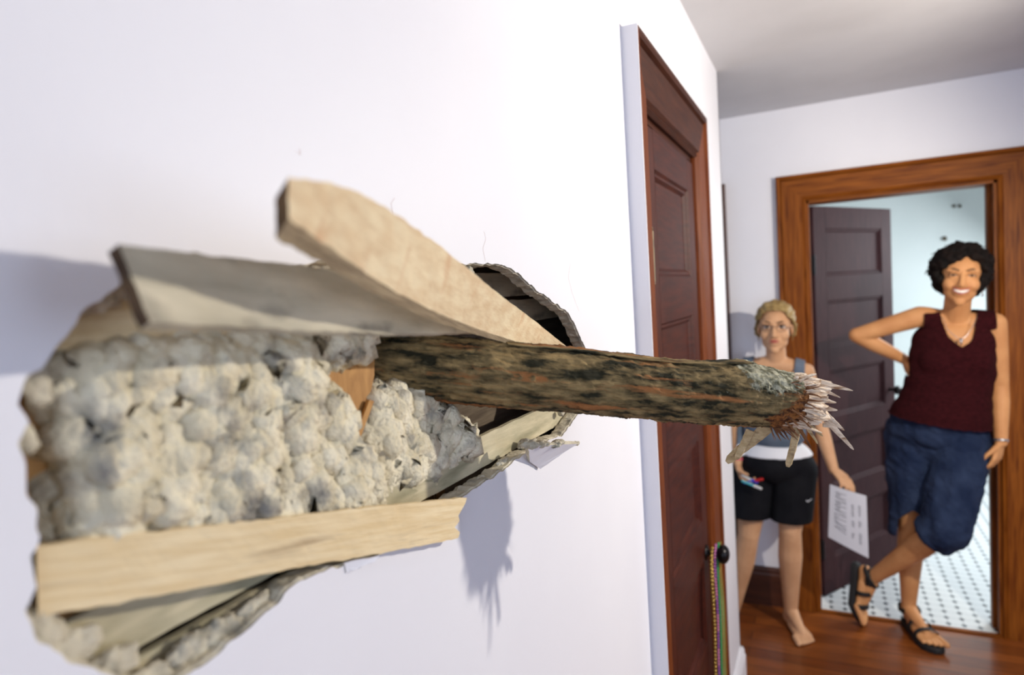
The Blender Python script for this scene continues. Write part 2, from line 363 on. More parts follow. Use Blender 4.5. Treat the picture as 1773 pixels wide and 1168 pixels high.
# five panel door leaf builder; local frame: x along width from hinge, z up, y = face normal
def leaf(W, H, T, stile, tops, ph, mrail, mstile, mpanel, parent, both=True):
    for s in (0, 1):
        bm = bmesh.new(); x = 0 if s == 0 else W - stile
        box(bm, (x, 0, 0), (x + stile, T, H)); bmesh.ops.bevel(bm, geom=bm.edges[:], offset=0.002, segments=1, affect='EDGES')
        o = bobj('stile', bm, mstile, parent)
    zs = [0.0]
    edges = []
    for t in tops[::-1]: edges += [t - ph, t]
    lv = [0.0] + edges + [H]
    for i in range(0, len(lv), 2):
        bm = bmesh.new(); box(bm, (stile, 0, lv[i]), (W - stile, T, lv[i + 1])); bobj('rail', bm, mrail, parent)
    for t in tops:
        bm = bmesh.new(); z0, z1 = t - ph, t; x0, x1 = stile, W - stile
        for sg, y0 in ((1, 0), (-1, T)):
            steps = [(0, 0.0), (0.006, 0.006), (0.012, 0.006), (0.020, 0.014), (0.024, 0.014)]
            rows = []
            for ins, dp in steps:
                rows.append([bm.verts.new((a, y0 + sg * dp, b)) for a, b in ((x0 + ins, z0 + ins), (x1 - ins, z0 + ins), (x1 - ins, z1 - ins), (x0 + ins, z1 - ins))])
            for a, b in zip(rows, rows[1:]):
                for k in range(4): bm.faces.new((a[k], a[(k + 1) % 4], b[(k + 1) % 4], b[k]))
            bm.faces.new(rows[-1])
        bobj('panel', bm, mpanel, parent)
bl = empty('door_3', (0, 0, 0)); struct(bl)
leaf(0.735, 2.015, 0.035, 0.105, [1.905, 1.535, 1.17, 0.80, 0.43], 0.245, BDOOR, BDOOR, BDOOR, bl)
BA = V((0.312, 3.60, 0.012)); bl.location = BA
ang = math.atan2(4.22 - 3.60, 0.70 - 0.312); bl.rotation_euler = (0, 0, ang)
for z in (0.25, 1.72):
    bm = bmesh.new(); tube(bm, [(-0.006, -0.004, z - 0.05), (-0.006, -0.004, z + 0.05)], 0.007); box(bm, (-0.006, -0.003, z - 0.045), (0.0, 0.030, z + 0.045)); bobj('hinge', bm, BLACK, bl)
bm = bmesh.new(); tube(bm, [(0.675, 0.0, 1.0), (0.675, -0.03, 1.0)], 0.009); ball(bm, (0.675, -0.045, 1.0), (0.026, 0.018, 0.026)); bobj('door_knob', bm, BLACK, bl, True)

# second back-wall door whose casing just shows past the corner
d4 = empty('door_4', (SX1, YB, 0)); struct(d4)
casing(-0.98, SX1, BZ, (0.13, 0.13), 0.125, (0, YB, 0), (1, 0, 0), (0, -1, 0), (BASEB, BASEB, BASEB), d4)
bbox('door_panel', (-0.98, YB + 0.03, 0.005), (SX1, YB + 0.065, BZ), MAHOG, d4)
adopt(d2); adopt(d4)

# closet door on the left wall
d1 = empty('door_1', (0, DY0, 0)); struct(d1)
casing(DY0, DY1, DZ, (0.087, 0.152), 0.145, (0, 0, 0), (0, 1, 0), (1, 0, 0), (TRIML, TRIML, TRIMD), d1, 0.026, 0.009)
# painted outer edge of the casing facing the room's near end
bbox('painted_casing_edge', (0.0, DY0 - 0.0905, 0.0), (0.0335, DY0 - 0.0868, DZ + 0.146), PAINT, d1)
adopt(d1)
bm = bmesh.new(); box(bm, (-0.12, DY0 - 0.0, 0.0), (0.0, DY0 + 0.012, DZ)); bobj('jamb', bm, TRIML, d1)
bm = bmesh.new(); box(bm, (-0.12, DY1 - 0.012, 0.0), (0.012, DY1, DZ)); bobj('jamb', bm, TRIML, d1)
bm = bmesh.new(); box(bm, (-0.12, DY0, DZ - 0.012), (0.006, DY1, DZ)); bobj('head_jamb', bm, TRIMD, d1)
lf = empty('door_leaf', (0, 0, 0)); lf.parent = None
L1W = DY1 - DY0 - 0.028
leaf(L1W, 2.02, 0.035, 0.088, [1.93, 1.575, 1.21, 0.845, 0.48], 0.245, MAHOG, MAHOV, MAHOG, lf)
Ml = Matrix.Translation((0.010, DY0 + 0.014, 0.008)) @ Matrix(((0, -1, 0), (1, 0, 0), (0, 0, 1))).to_4x4()
for c in list(lf.children):
    c.parent = None; c.data.transform(Ml); c.parent = d1; c.matrix_parent_inverse = Matrix.Translation(-V(d1.location))
bpy.data.objects.remove(lf)
for z in (0.35, 1.735):
    bm = bmesh.new(); tube(bm, [(0.017, DY0 + 0.010, z - 0.055), (0.017, DY0 + 0.010, z + 0.055)], 0.0065)
    for s in (-1, 1): ball(bm, (0.017, DY0 + 0.010, z + s * 0.060), 0.006, None, 10, 6)
    box(bm, (0.008, DY0 + 0.010, z - 0.05), (0.012, DY0 + 0.026, z + 0.05)); bobj('hinge', bm, BRASS, d1)
KN = V((0.0, 1.935, 0.865))
bm = bmesh.new(); tube(bm, [KN + V((0.008, 0, 0)), KN + V((0.015, 0, 0)), KN + V((0.018, 0, 0)), KN + V((0.045, 0, 0))], [0.024, 0.022, 0.009, 0.009], 16)
ball(bm, KN + V((0.060, 0, 0)), (0.019, 0.028, 0.028), None, 20, 14); bobj('door_knob', bm, BLACK, d1, True)
for c in d1.children: c.matrix_parent_inverse = Matrix.Translation(-V(d1.location))

# ================================================================== THE BREACH IN THE WALL
# rough plaster crumbs and the keyed layer around the rim, part of the wall
rim = bmesh.new()
n = len(hole)
cy = sum(p[0] for p in hole) / n; cz = sum(p[1] for p in hole) / n
rows = []
for i, (y, z) in enumerate(hole):
    a, b = V(hole[i - 3]), V(hole[(i + 3) % n]); t = (b - a).normalized(); nin = V((-t.y, t.x))
    if nin.dot(V((cy - y, cz - z))) < 0: nin = -nin
    q = V((0, y, z)); j = noise.noise(q * 60) * 0.5 + 0.5; j2 = noise.noise(q * 130 + V((5, 5, 5))) * 0.5 + 0.5; j3 = noise.noise(q * 110 + V((2, 5, 5))) * 0.5 + 0.5 + 0.3 * noise.noise(q * 260)
    row = []
    for (dx, din) in ((-0.0008, -0.0015), (-0.003, 0.0002 + 0.0025 * j2), (-0.008, 0.0005 + 0.005 * j * j2), (-0.014, 0.0005 + 0.007 * j * j3), (-0.0185, 0.0 + 0.004 * j3), (-0.0195, -0.004)):
        row.append(rim.verts.new((dx, y + nin.x * din, z + nin.y * din)))
    rows.append(row)
for i in range(n):
    a, b = rows[i], rows[(i + 1) % n]
    for k in range(5): rim.faces.new((a[k], a[k + 1], b[k + 1], b[k]))
bobj('broken_plaster_edge', rim, PLASTER, wl)
# hairline cracks in the paint
CRACK = mat('hairline_crack', (0.50, 0.33, 0.30), rough=0.9)
for pts in ([(840, 452), (836, 430), (841, 412), (837, 398)], [(680, 372), (677, 352), (685, 340)], [(1002, 538), (990, 505), (984, 480), (988, 450)], [(512, 262), (520, 268), (517, 255)]):
    bm = bmesh.new(); P3 = [on(a, b, 0, 0.0) + V((0.0001, 0, 0)) for a, b in pts]; fine = []
    for a, b in zip(P3, P3[1:]):
        for k in range(5): q = a.lerp(b, k / 5); fine.append(q + V((0, noise.noise(q * 400) * 0.0012, 0)))
    for a, b in zip(fine, fine[1:]):
        s = V((0, 0.00025, 0)); bm.faces.new([bm.verts.new(x) for x in (a - s, a + s, b + s, b - s)])
    bobj('hairline_crack', bm, CRACK, wl)

def slab(name, stations, thick, m, label, cat='lath', group=None, back=None, jag0=0.0, jag1=0.0, endm=ENDW, nsub=14, nw=7, seed=0, rough=0.0006, bv=None, edgem=None):
    """board given by stations of (upper edge point, lower edge point); thick goes to the back side. Local x follows the length."""
    ups = [V(s[0]) for s in stations]; los = [V(s[1]) for s in stations]
    mid0 = (ups[0] + los[0]) / 2; mid1 = (ups[-1] + los[-1]) / 2
    X = (mid1 - mid0).normalized(); U = (ups[0] - los[0]); U = (U - U.dot(X) * X).normalized(); Nn = X.cross(U)
    if back is not None and Nn.dot(V(back)) > 0: pass
    elif back is not None: Nn = -Nn
    Nf = -Nn
    fr = Matrix((X, U, X.cross(U))).transposed().to_4x4(); fr.translation = mid0; inv = fr.inverted()
    S = len(stations); F, Bk = [], []
    def lerp(arr, t):
        i = min(int(t), S - 2); f = t - i
        p0 = arr[max(i - 1, 0)]; p1 = arr[i]; p2 = arr[i + 1]; p3 = arr[min(i + 2, S - 1)]
        if i == 0: p0 = 2 * p1 - p2
        if i + 2 > S - 1: p3 = 2 * p2 - p1
        return 0.5 * ((2 * p1) + (p2 - p0) * f + (2 * p0 - 5 * p1 + 4 * p2 - p3) * f * f + (3 * p1 - p0 - 3 * p2 + p3) * f ** 3)
    NS = nsub * (S - 1)
    for a in range(NS + 1):
        t = a / NS * (S - 1); u, l = lerp(ups, t), lerp(los, t); dirx = (lerp(ups, min(t + .05, S - 1)) - lerp(ups, max(t - .05, 0))).normalized()
        nn = dirx.cross((u - l).normalized()); nn = nn if nn.dot(Nf) > 0 else -nn
        fr_, bk_ = [], []
        for k in range(nw + 1):
            p = u.lerp(l, k / nw); jit = V()
            if a == 0: jit = -dirx * jag0 * (noise.noise(V((k * 1.7 + seed, seed, 0))) + 0.3)
            if a == NS: jit = dirx * jag1 * (noise.noise(V((k * 1.9 + seed, 3, seed))) + 0.3)
            if k in (0, nw): p = p + (u - l).normalized() * noise.noise(p * 120 + V((seed, 0, 0))) * rough * 2
            q = p + nn * noise.noise(p * 90) * rough
            fr_.append(q + jit); bk_.append((p + V(bv) * (1 - .75 * a / NS) if bv else p - nn * thick) + jit * 0.8)
        F.append(fr_); Bk.append(bk_)
    bm = bmesh.new()
    FV = [[bm.verts.new(inv @ p) for p in r] for r in F]; BV = [[bm.verts.new(inv @ p) for p in r] for r in Bk]
    for a in range(NS):
        for k in range(nw):
            bm.faces.new((FV[a][k], FV[a + 1][k], FV[a + 1][k + 1], FV[a][k + 1])); bm.faces.new((BV[a][k], BV[a][k + 1], BV[a + 1][k + 1], BV[a + 1][k]))
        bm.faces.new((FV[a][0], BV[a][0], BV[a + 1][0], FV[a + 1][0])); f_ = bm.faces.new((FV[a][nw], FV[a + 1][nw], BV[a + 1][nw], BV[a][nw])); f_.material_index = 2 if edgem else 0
    for k in range(nw):
        for a, s in ((0, 1), (NS, -1)):
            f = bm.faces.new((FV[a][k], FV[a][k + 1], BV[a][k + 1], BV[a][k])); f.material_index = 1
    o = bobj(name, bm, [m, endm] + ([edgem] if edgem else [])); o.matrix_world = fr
    if label: tag(o, label, cat, group)
    return o

IN = (-1, 0, 0)
# lath levered out of the hole towards the upper left, pale
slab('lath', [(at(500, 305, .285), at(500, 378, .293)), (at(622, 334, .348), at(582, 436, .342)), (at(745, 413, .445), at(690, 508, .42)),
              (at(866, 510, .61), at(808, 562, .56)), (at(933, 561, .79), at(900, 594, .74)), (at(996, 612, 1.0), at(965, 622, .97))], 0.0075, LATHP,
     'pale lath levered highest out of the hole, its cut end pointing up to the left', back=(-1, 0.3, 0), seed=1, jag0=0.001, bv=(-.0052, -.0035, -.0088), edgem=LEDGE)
# grey weathered lath
slab('lath', [(at(207, 423, .285), at(262, 556, .285)), (at(400, 446, .354), at(422, 566, .352)), (at(545, 463, .42), at(565, 573, .415)), (at(700, 496, .53), at(716, 578, .525)),
              (at(832, 548, .70), at(836, 577, .70)), (at(895, 566, .80), at(895, 590, .80))], 0.0075, LATHG,
     'grey weathered lath sticking out left, below the highest pale one', back=(-1, 0.3, 0), seed=2, jag0=0.002, bv=(-.0050, -.0020, -.0032))
# tilted bottom lath
slab('lath', [(on(62, 944, 0, -.006), on(66, 1066, 0, -.006)), (on(261, 921, 0, -.002), on(300, 1026, 0, -.002)), (on(480, 897, 0, .004), on(521, 981, 0, .004)), (on(659, 876, 0, .010), on(659, 958, 0, .010)), (on(803, 862, 0, .014), on(790, 932, 0, .014))], 0.006, LATH,
     'tan lath hanging slanted across the bottom of the hole, right end broken off', back=IN, seed=3, jag1=0.022)
# flush laths still in the wall
def flush(z0, z1, y0, y1, x, m, label, seed, j0=0.004, j1=0.004, zt=0.0):
    return slab('lath', [((x, y0, z1), (x, y0, z0)), ((x, (y0 + y1) / 2, z1 + zt / 2), (x, (y0 + y1) / 2, z0 + zt / 2)), ((x, y1, z1 + zt), (x, y1, z0 + zt))], 0.006, m, label, back=IN, seed=seed, jag0=j0, jag1=j1)
zl = on(100, 611, 0, -.02).z
flush(zl + 0.001, zl + 0.032, 0.175, 0.56, -0.0205, LATH, 'straight lath still in the wall, just above the insulation at upper left', 4)
flush(zl + 0.040, zl + 0.064, 0.19, 0.62, -0.0215, LATHG, 'weathered lath tucked under the top edge of the hole', 5)
z5 = on(324, 1076, 0, -.02).z
flush(z5, z5 + 0.034, 0.17, 0.56, -0.0215, LATHM, 'stained lath under the slanted lath at the bottom of the hole', 6)
flush(z5 - 0.040, z5 - 0.006, 0.15, 0.42, -0.0215, LATHM, 'lowest lath, showing in the bottom corner of the hole', 61)
z6 = on(880, 733, 0, -.02).z
flush(z6 - 0.038, z6 - 0.001, 0.44, 0.99, -0.0215, LATHM, 'lath running to the right end of the hole beneath the branch', 7)
# boards deep in the right side of the hole
flush(1.668, 1.702, 0.70, 1.25, -0.07, LATHG, 'grey board deep inside the hole behind the highest lath', 8)
flush(1.626, 1.662, 0.78, 1.25, -0.075, LATHG, 'second grey board deep inside the hole, lower and darker', 9)

def prism(name, px, x, depth, m, label, cat, parent=None, bev=0.002, tilt=0.0):
    bm = bmesh.new(); A = []; B = []
    for a, b in px:
        p = on(a, b, 0, x); p.x += tilt * (p.z - 1.6); A.append(bm.verts.new(p)); B.append(bm.verts.new(p - V((depth, 0, 0))))
    k = len(px)
    bm.faces.new(A); bm.faces.new(B[::-1])
    for i in range(k): bm.faces.new((A[i], B[i], B[(i + 1) % k], A[(i + 1) % k]))
    if bev: bmesh.ops.bevel(bm, geom=bm.edges[:], offset=bev, segments=2, affect='EDGES')
    o = bobj(name, bm, m, parent)
    if label: tag(o, label, cat)
    return o
def stud(y0, y1, z0, z1, x, label, d=0.085):
    return tag(bbox('wall_stud', (x - d, y0, z0), (x, y1, z1), STUD, None, 0.002), label, 'stud')
ys = on(75, 800, 0, -.03).y
stud(ys - 0.03, ys + 0.012, 1.28, 1.76, -0.0285, 'dark orange stud at the left end of the hole')
s2 = prism('broken_stud', [(520, 662), (560, 632), (602, 603), (636, 590), (651, 602), (648, 650), (640, 700), (608, 784), (580, 800), (540, 760)], -0.030, 0.07, STUD, 'broken orange stud with curved grain in the middle of the hole', 'stud')
bm = bmesh.new(); P = [(640, 692), (648, 694), (614, 784), (606, 780)]
A = [bm.verts.new(on(a, b, 0, -0.024)) for a, b in P]; B = [bm.verts.new(on(a, b, 0, -0.024) - V((0.003, 0, 0))) for a, b in P]
bm.faces.new(A); bm.faces.new(B[::-1])
for i in range(4): bm.faces.new((A[i], B[i], B[(i + 1) % 4], A[(i + 1) % 4]))
bobj('splinter', bm, STUD, s2)
y3 = on(771, 720, 0, -.035).y
stud(y3 - 0.012, y3 + 0.010, 1.35, 1.70, -0.048, 'orange stud behind the grey insulation clump under the branch', 0.07)
tag(bbox('wood_block', (-0.115, y3 + 0.03, 1.545), (-0.075, y3 + 0.13, 1.585), STUD, None, 0.006), 'small orange wood block deep in the dark under the branch', 'wood block')

# blown insulation, fluffy relief
def fluff(name, px, x0, bulge, label, step=0.0018, seed=0, m=INSUL, edge=0.018, tilt=0.0):
    poly = [on(a, b, 0, x0) for a, b in px]; P2 = [(p.y, p.z) for p in poly]; k = len(P2)
    ya, yb = min(p[0] for p in P2) - 0.006, max(p[0] for p in P2) + 0.006; za, zb = min(p[1] for p in P2) - 0.006, max(p[1] for p in P2) + 0.006
    def sd(y, z):
        c = False; dm = 9
        for i in range(k):
            (ax, ay), (bx, by) = P2[i], P2[(i + 1) % k]
            if (ay > z) != (by > z) and y < (bx - ax) * (z - ay) / (by - ay) + ax: c = not c
            ex, ey = bx - ax, by - ay; t = max(0, min(1, ((y - ax) * ex + (z - ay) * ey) / (ex * ex + ey * ey + 1e-12)))
            dm = min(dm, math.hypot(y - ax - ex * t, z - ay - ey * t))
        return dm if c else -dm
    ny, nz = int((yb - ya) / step) + 1, int((zb - za) / step) + 1
    bm = bmesh.new(); G = [[None] * nz for _ in range(ny)]
    for i in range(ny):
        for j in range(nz):
            y, z = ya + i * step, za + j * step; q = V((seed, y, z))
            d = sd(y + noise.noise(q * 90) * 0.004, z + noise.noise(q * 90 + V((9, 9, 9))) * 0.004)
            if d < -0.006: continue
            e = max(0.0, min(1.0, (d + 0.006) / edge)); e = math.sqrt(max(0, 1 - (1 - e) ** 2))
            lump = 1 - noise.cell(q * 1) * 0
            wq = q + noise.noise_vector(q * 45) * 0.006; f1 = 1 - abs(noise.noise(wq * 62)) * 1.6; f2 = 1 - abs(noise.noise(wq * 150 + V((3, 1, 4)))) * 1.6; f3 = 1 - abs(noise.noise(wq * 330)) * 1.6
            h = bulge * (0.5 + 0.5 * noise.noise(q * 22)) + 0.007 * noise.fractal(q * 34, 0.8, 2, 3) + 0.0035 * noise.fractal(q * 150, 0.6, 2, 5) + 0.007 * f1 + 0.0045 * f2 + 0.0022 * f3 - 0.010
            x = x0 - 0.03 * (1 - e) + h * e + tilt * (z - za)
            o = noise.noise_vector(q * 240) * 0.0022
            G[i][j] = bm.verts.new((x + o.x, y + o.y, z + o.z))
    for i in range(ny - 1):
        for j in range(nz - 1):
            c = (G[i][j], G[i + 1][j], G[i + 1][j + 1], G[i][j + 1])
            if all(c): bm.faces.new(c)
    # loose tufts
    vs = [v.co.copy() for v in bm.verts]; rnd = random.Random(seed)
    for _ in range(int(len(vs) / 14)):
        p = rnd.choice(vs) + V((0.002, 0, 0)); r = rnd.uniform(0.0008, 0.0022)
        ret = bmesh.ops.create_icosphere(bm, subdivisions=1, radius=r, matrix=Matrix.Translation(p) @ Matrix.Diagonal((1, rnd.uniform(.6, 1.8), rnd.uniform(.6, 1.5), 1)))
        for v in ret['verts']: v.co += noise.noise_vector(v.co * 900) * 0.0014
    o = bobj(name, bm, m, None, True)
    # a solid back
    md = o.modifiers.new('solid', 'SOLIDIFY'); md.thickness = 0.02; md.offset = -1
    return tag(o, label, 'insulation', None, 'stuff')
fluff('insulation', [(120, 636), (300, 612), (500, 592), (640, 580), (628, 596), (575, 610), (525, 640), (512, 668), (540, 700), (583, 702), (590, 745), (606, 782), (628, 810), (640, 850), (636, 885), (560, 905), (300, 926), (118, 938), (120, 760)], -0.026, 0.014,
      'big mass of pale fluffy blown insulation filling the left of the hole', seed=3)
fluff('insulation', [(632, 690), (700, 682), (762, 690), (768, 722), (762, 735), (782, 768), (770, 792), (740, 815), (690, 835), (640, 850), (618, 830), (612, 785)], -0.040, 0.012,
      'smaller grey clump of insulation below the branch, right of the broken stud', step=0.002, seed=8, tilt=0.0)
fluff('insulation', [(780, 752), (800, 748), (812, 762), (806, 776), (786, 776)], -0.030, 0.010, 'little white tuft of insulation at the foot of the thin stud', step=0.0016, seed=11, edge=0.008)

# plaster chunks and flakes
def chunk(name, c, r, label, m=PLASTER, seed=0, sc=(1, 1, 1), parent=None, cat='plaster'):
    bm = bmesh.new(); bmesh.ops.create_icosphere(bm, subdivisions=4, radius=r, matrix=Matrix.Diagonal((*sc, 1)))
    for v in bm.verts:
        q = v.co * (1.0 / r) + V((seed * 3.1, 0, 0)); v.co = v.co * (1 + 0.45 * noise.noise(q * 1.1) + 0.2 * noise.noise(q * 3.1) + 0.16 * noise.noise(q * 7) + 0.1 * noise.noise(q * 16)) + V(c)
    o = bobj(name, bm, m, parent, True)
    if label: tag(o, label, cat)
    return o
crumbs = [((150, 515), .010, (0.5, 2.2, 1.1)), ((205, 495), .010, (.5, 1.4, 1.3)), ((60, 660), .009, (.5, 1.1, 2.2)), ((40, 760), .008, (.6, .9, 1.5)),  ((58, 980), .007, (.6, .9, 2.0)),
          ((70, 1090), .014, (.6, 1.0, 1.7)), ((120, 1130), .014, (.6, 1.6, 1.0)), ((180, 1160), .013, (.6, 1.8, .9)), ((250, 1180), .012, (.6, 1.8, .9)),
          ((620, 470), .010, (.6, 1.5, .9)), ((560, 460), .008, (.5, 2.6, .6)), ((810, 470), .010, (.6, 1.6, .9)), 
          ((905, 770), .009, (.8, 1.3, 1.0)), ((925, 765), .008, (.7, 1.4, .8)), ((985, 735), .008, (.8, 1.2, 1.0)), ((972, 715), .007, (.8, 1.2, .8)), ((870, 800), .009, (.7, 1.7, .8)), ((830, 830), .008, (.7, 1.8, .7)), ((600, 970), .007, (.6, 2.0, .7)), ((440, 1050), .010, (.6, 2.0, .9)), ((380, 1090), .011, (.6, 2.0, 1.0)), ((330, 1120), .011, (.6, 2.0, 1.0)), ((500, 1010), .008, (.6, 2.0, .8))]
for i, (p, r, s) in enumerate(crumbs):
    c = on(*p, 0, -0.012); chunk('plaster_crumb', c, r * 0.75, None, seed=i, sc=s, parent=wl)
def flake(px_tri, xs, label):
    P = [on(a, b, 0, x) for (a, b), x in zip(px_tri, xs)]
    n_ = (P[1] - P[0]).cross(P[2] - P[0]).normalized(); n_ = n_ if n_.x > 0 else -n_
    bm = bmesh.new(); ring = []
    for i in range(len(P)):
        a, b = P[i], P[(i + 1) % len(P)]
        for k in range(6): q = a.lerp(b, k / 6); ring.append(q + noise.noise_vector(q * 300) * 0.0012)
    A = [bm.verts.new(p) for p in ring]; B = [bm.verts.new(p - n_ * 0.006 + noise.noise_vector(p * 200) * 0.003) for p in ring]
    f = bm.faces.new(A)
    g = bm.faces.new(B[::-1]); g.material_index = 1
    for i in range(len(A)): q = bm.faces.new((A[i], B[i], B[(i + 1) % len(A)], A[(i + 1) % len(A)])); q.material_index = 1
    return tag(bobj('plaster_flake', bm, [PAINT, PLASTER]), label, 'plaster')
flake([(914, 772), (1000, 768), (972, 786), (936, 812), (918, 800)], (0.026, 0.042, 0.026, 0.004, 0.004), 'loose painted plaster flake sticking out at the lower right of the hole')
for p, r, s in (((965, 767), .0055, (1.4, 3.0, .7)), ((998, 767), .0035, (1.3, 1.6, .8)), ((938, 768), .005, (2.0, 1.5, .8)), ((915, 768), .006, (2.0, 1.2, 1.0))):
    c = on(*p, 0, 0.024 + (p[0] - 915) * 0.00015); chunk('plaster_crumb', c, r, None, seed=p[0], sc=s, parent=wl)
flake([(596, 974), (658, 961), (650, 972), (600, 990)], (0.001, 0.010, 0.009, 0.001), 'small painted plaster flake under the slanted lath')

# ================================================================== THE BRANCH
def Zb(px): return 1 / (1.449 - 0.37 * ((px - CX) / FPX + 0.077))
BST = [(520, 610, 48), (640, 628, 51), (720, 634, 53), (800, 641, 55), (900, 652, 54), (1000, 660, 53), (1100, 671, 51), (1200, 679, 51), (1270, 680, 54), (1305, 684, 52), (1335, 688, 49), (1364, 692, 46)]
br = empty('tree_branch', on(800, 640, 0, 0))
def bpath(t):
    i = min(int(t), len(BST) - 2); f = t - i
    a, b = BST[i], BST[i + 1]; x0, x3 = BST[max(i - 1, 0)], BST[min(i + 2, len(BST) - 1)]
    def cr(k): return 0.5 * (2 * a[k] + (b[k] - x0[k]) * f + (2 * x0[k] - 5 * a[k] + 4 * b[k] - x3[k]) * f * f + (3 * a[k] - x0[k] - 3 * b[k] + x3[k]) * f ** 3)
    px, py, r = cr(0), cr(1), cr(2); Z = Zb(px); return at(px, py, Z), r * Z / FPX, px
P0 = at(640, 628, Zb(640)); P1 = at(1385, 694, Zb(1385)); AX = (P1 - P0).normalized()
sdir = (V((0, 0, 1)) - AX * AX.z).normalized(); tdir = AX.cross(sdir)      # s = up, t = away/side
fr = Matrix((AX, sdir, tdir)).transposed().to_4x4(); fr.translation = P0; finv = fr.inverted()
toC = (CAM - P1).normalized(); tc_ = toC.dot(tdir)
bm = bmesh.new(); NR, NSG = 330, 110; rows = []
for i in range(NR + 1):
    t = i / NR * (len(BST) - 1); c, r, px = bpath(t); row = []
    for k in range(NSG):
        a = 2 * PI * k / NSG; dr = sdir * math.cos(a) + tdir * math.sin(a)
        lx = (c - P0).dot(AX)
        q = V((lx * 16, math.cos(a) * 2.6, math.sin(a) * 2.6)); q2 = V((lx * 60, math.cos(a) * 7, math.sin(a) * 7))
        h = 0.0022 * noise.noise(q) + 0.0020 * (1 - abs(noise.noise(q2)) * 2) + 0.0012 * noise.noise(V((lx * 220, math.cos(a) * 12, math.sin(a) * 12))) + 0.0007 * noise.noise(V((lx * 500, math.cos(a) * 26, math.sin(a) * 26)))
        for kp, wd, amt in ((1150, 9, .0016), (1215, 9, .0014), (1085, 8, .0010), (1000, 9, .0010)):
            h += amt * math.exp(-((px - kp + 8 * math.sin(a * 2)) / wd) ** 2)
        # raised bark ridge along the top
        top = math.exp(-((a if a < PI else a - 2 * PI) + 0.15 * math.sin(lx * 30)) ** 2 / 0.06)
        if 860 < px < 1300: h += 0.0030 * top * (0.6 + 0.6 * noise.noise(V((lx * 90, 1, 1))))
        if px > 1325: h += (px - 1340) / 45 * 0.003 * noise.noise(V((a * 6, lx * 100, 3)))
        jag = AX * (max(0, (px - 1335) / 30) * 0.016 * noise.noise(V((a * 3.3, 2, 2)))) if px > 1335 else V()
        row.append(bm.verts.new(finv @ (c + dr * (r + h) + jag)))
    rows.append(row)
zone = []
for i in range(NR + 1):
    px = bpath(min(i / NR * (len(BST) - 1), len(BST) - 1.0001))[2]
    for k in range(NSG):
        a = 2 * PI * k / NSG; up = math.cos(a)
        li = max(0, min(1, (px - 1235) / 40)) * max(0, min(1, (up + .05) * 1.1)) * .62 + (0.27 if up > -.2 else 0)
        to = max(0, min(1, (px - 1306 + 22 * math.sin(a * 3 + 1)) / 50)) * (1 if up < .5 else .35)
        zone.append((min(1, li), to))
for i in range(NR):
    for k in range(NSG): bm.faces.new((rows[i][k], rows[i][(k + 1) % NSG], rows[i + 1][(k + 1) % NSG], rows[i + 1][k]))
bmesh.ops.recalc_face_normals(bm, faces=bm.faces)
me = bpy.data.meshes.new('bark'); bm.to_mesh(me); bm.free()
for nm, j in (('lichen', 0), ('torn', 1)):
    at_ = me.attributes.new(nm, 'FLOAT', 'POINT'); at_.data.foreach_set('value', [z[j] for z in zone])
BARKZ = BARK.copy(); nt = BARKZ.node_tree; bs = nt.nodes['Principled BSDF']; cur = bs.inputs['Base Color'].links[0].from_socket; tcn = [x for x in nt.nodes if x.type == 'TEX_COORD'][0]
for nm, ca, cb, sc_, wgt in (('lichen', (0.11, 0.105, 0.06), (0.44, 0.42, 0.30), 80, 1.0), ('torn', (0.05, 0.016, 0.006), (0.30, 0.115, 0.03), 110, 1.0)):
    an = nt.nodes.new('ShaderNodeAttribute'); an.attribute_name = nm
    n1 = nt.nodes.new('ShaderNodeTexNoise'); n1.inputs['Scale'].default_value = 75; n1.inputs['Detail'].default_value = 6; n1.inputs['Roughness'].default_value = .65; nt.links.new(tcn.outputs['Object'], n1.inputs['Vector'])
    ad = nt.nodes.new('ShaderNodeMath'); ad.operation = 'ADD'; nt.links.new(an.outputs['Fac'], ad.inputs[0]); nt.links.new(n1.outputs[0], ad.inputs[1])
    mr_ = nt.nodes.new('ShaderNodeMapRange'); mr_.inputs[1].default_value = .98; mr_.inputs[2].default_value = 1.06; nt.links.new(ad.outputs[0], mr_.inputs[0])
    n2 = nt.nodes.new('ShaderNodeTexNoise'); n2.inputs['Scale'].default_value = sc_ * 1.6; n2.inputs['Detail'].default_value = 5; nt.links.new(tcn.outputs['Object'], n2.inputs['Vector'])
    m2 = nt.nodes.new('ShaderNodeMapRange'); m2.inputs[1].default_value = .4; m2.inputs[2].default_value = .62; nt.links.new(n2.outputs[0], m2.inputs[0])
    x1 = nt.nodes.new('ShaderNodeMix'); x1.data_type = 'RGBA'; x1.inputs[6].default_value = (*ca, 1); x1.inputs[7].default_value = (*cb, 1); nt.links.new(m2.outputs[0], x1.inputs[0])
    x2 = nt.nodes.new('ShaderNodeMix'); x2.data_type = 'RGBA'; nt.links.new(mr_.outputs[0], x2.inputs[0]); nt.links.new(cur, x2.inputs[6]); nt.links.new(x1.outputs[2], x2.inputs[7]); cur = x2.outputs[2]
nt.links.new(cur, bs.inputs['Base Color'])
bk = link('bark', me, BARKZ, br, True); bk.matrix_world = fr
bk['label'] = 'dark green-brown bark with orange streaks'
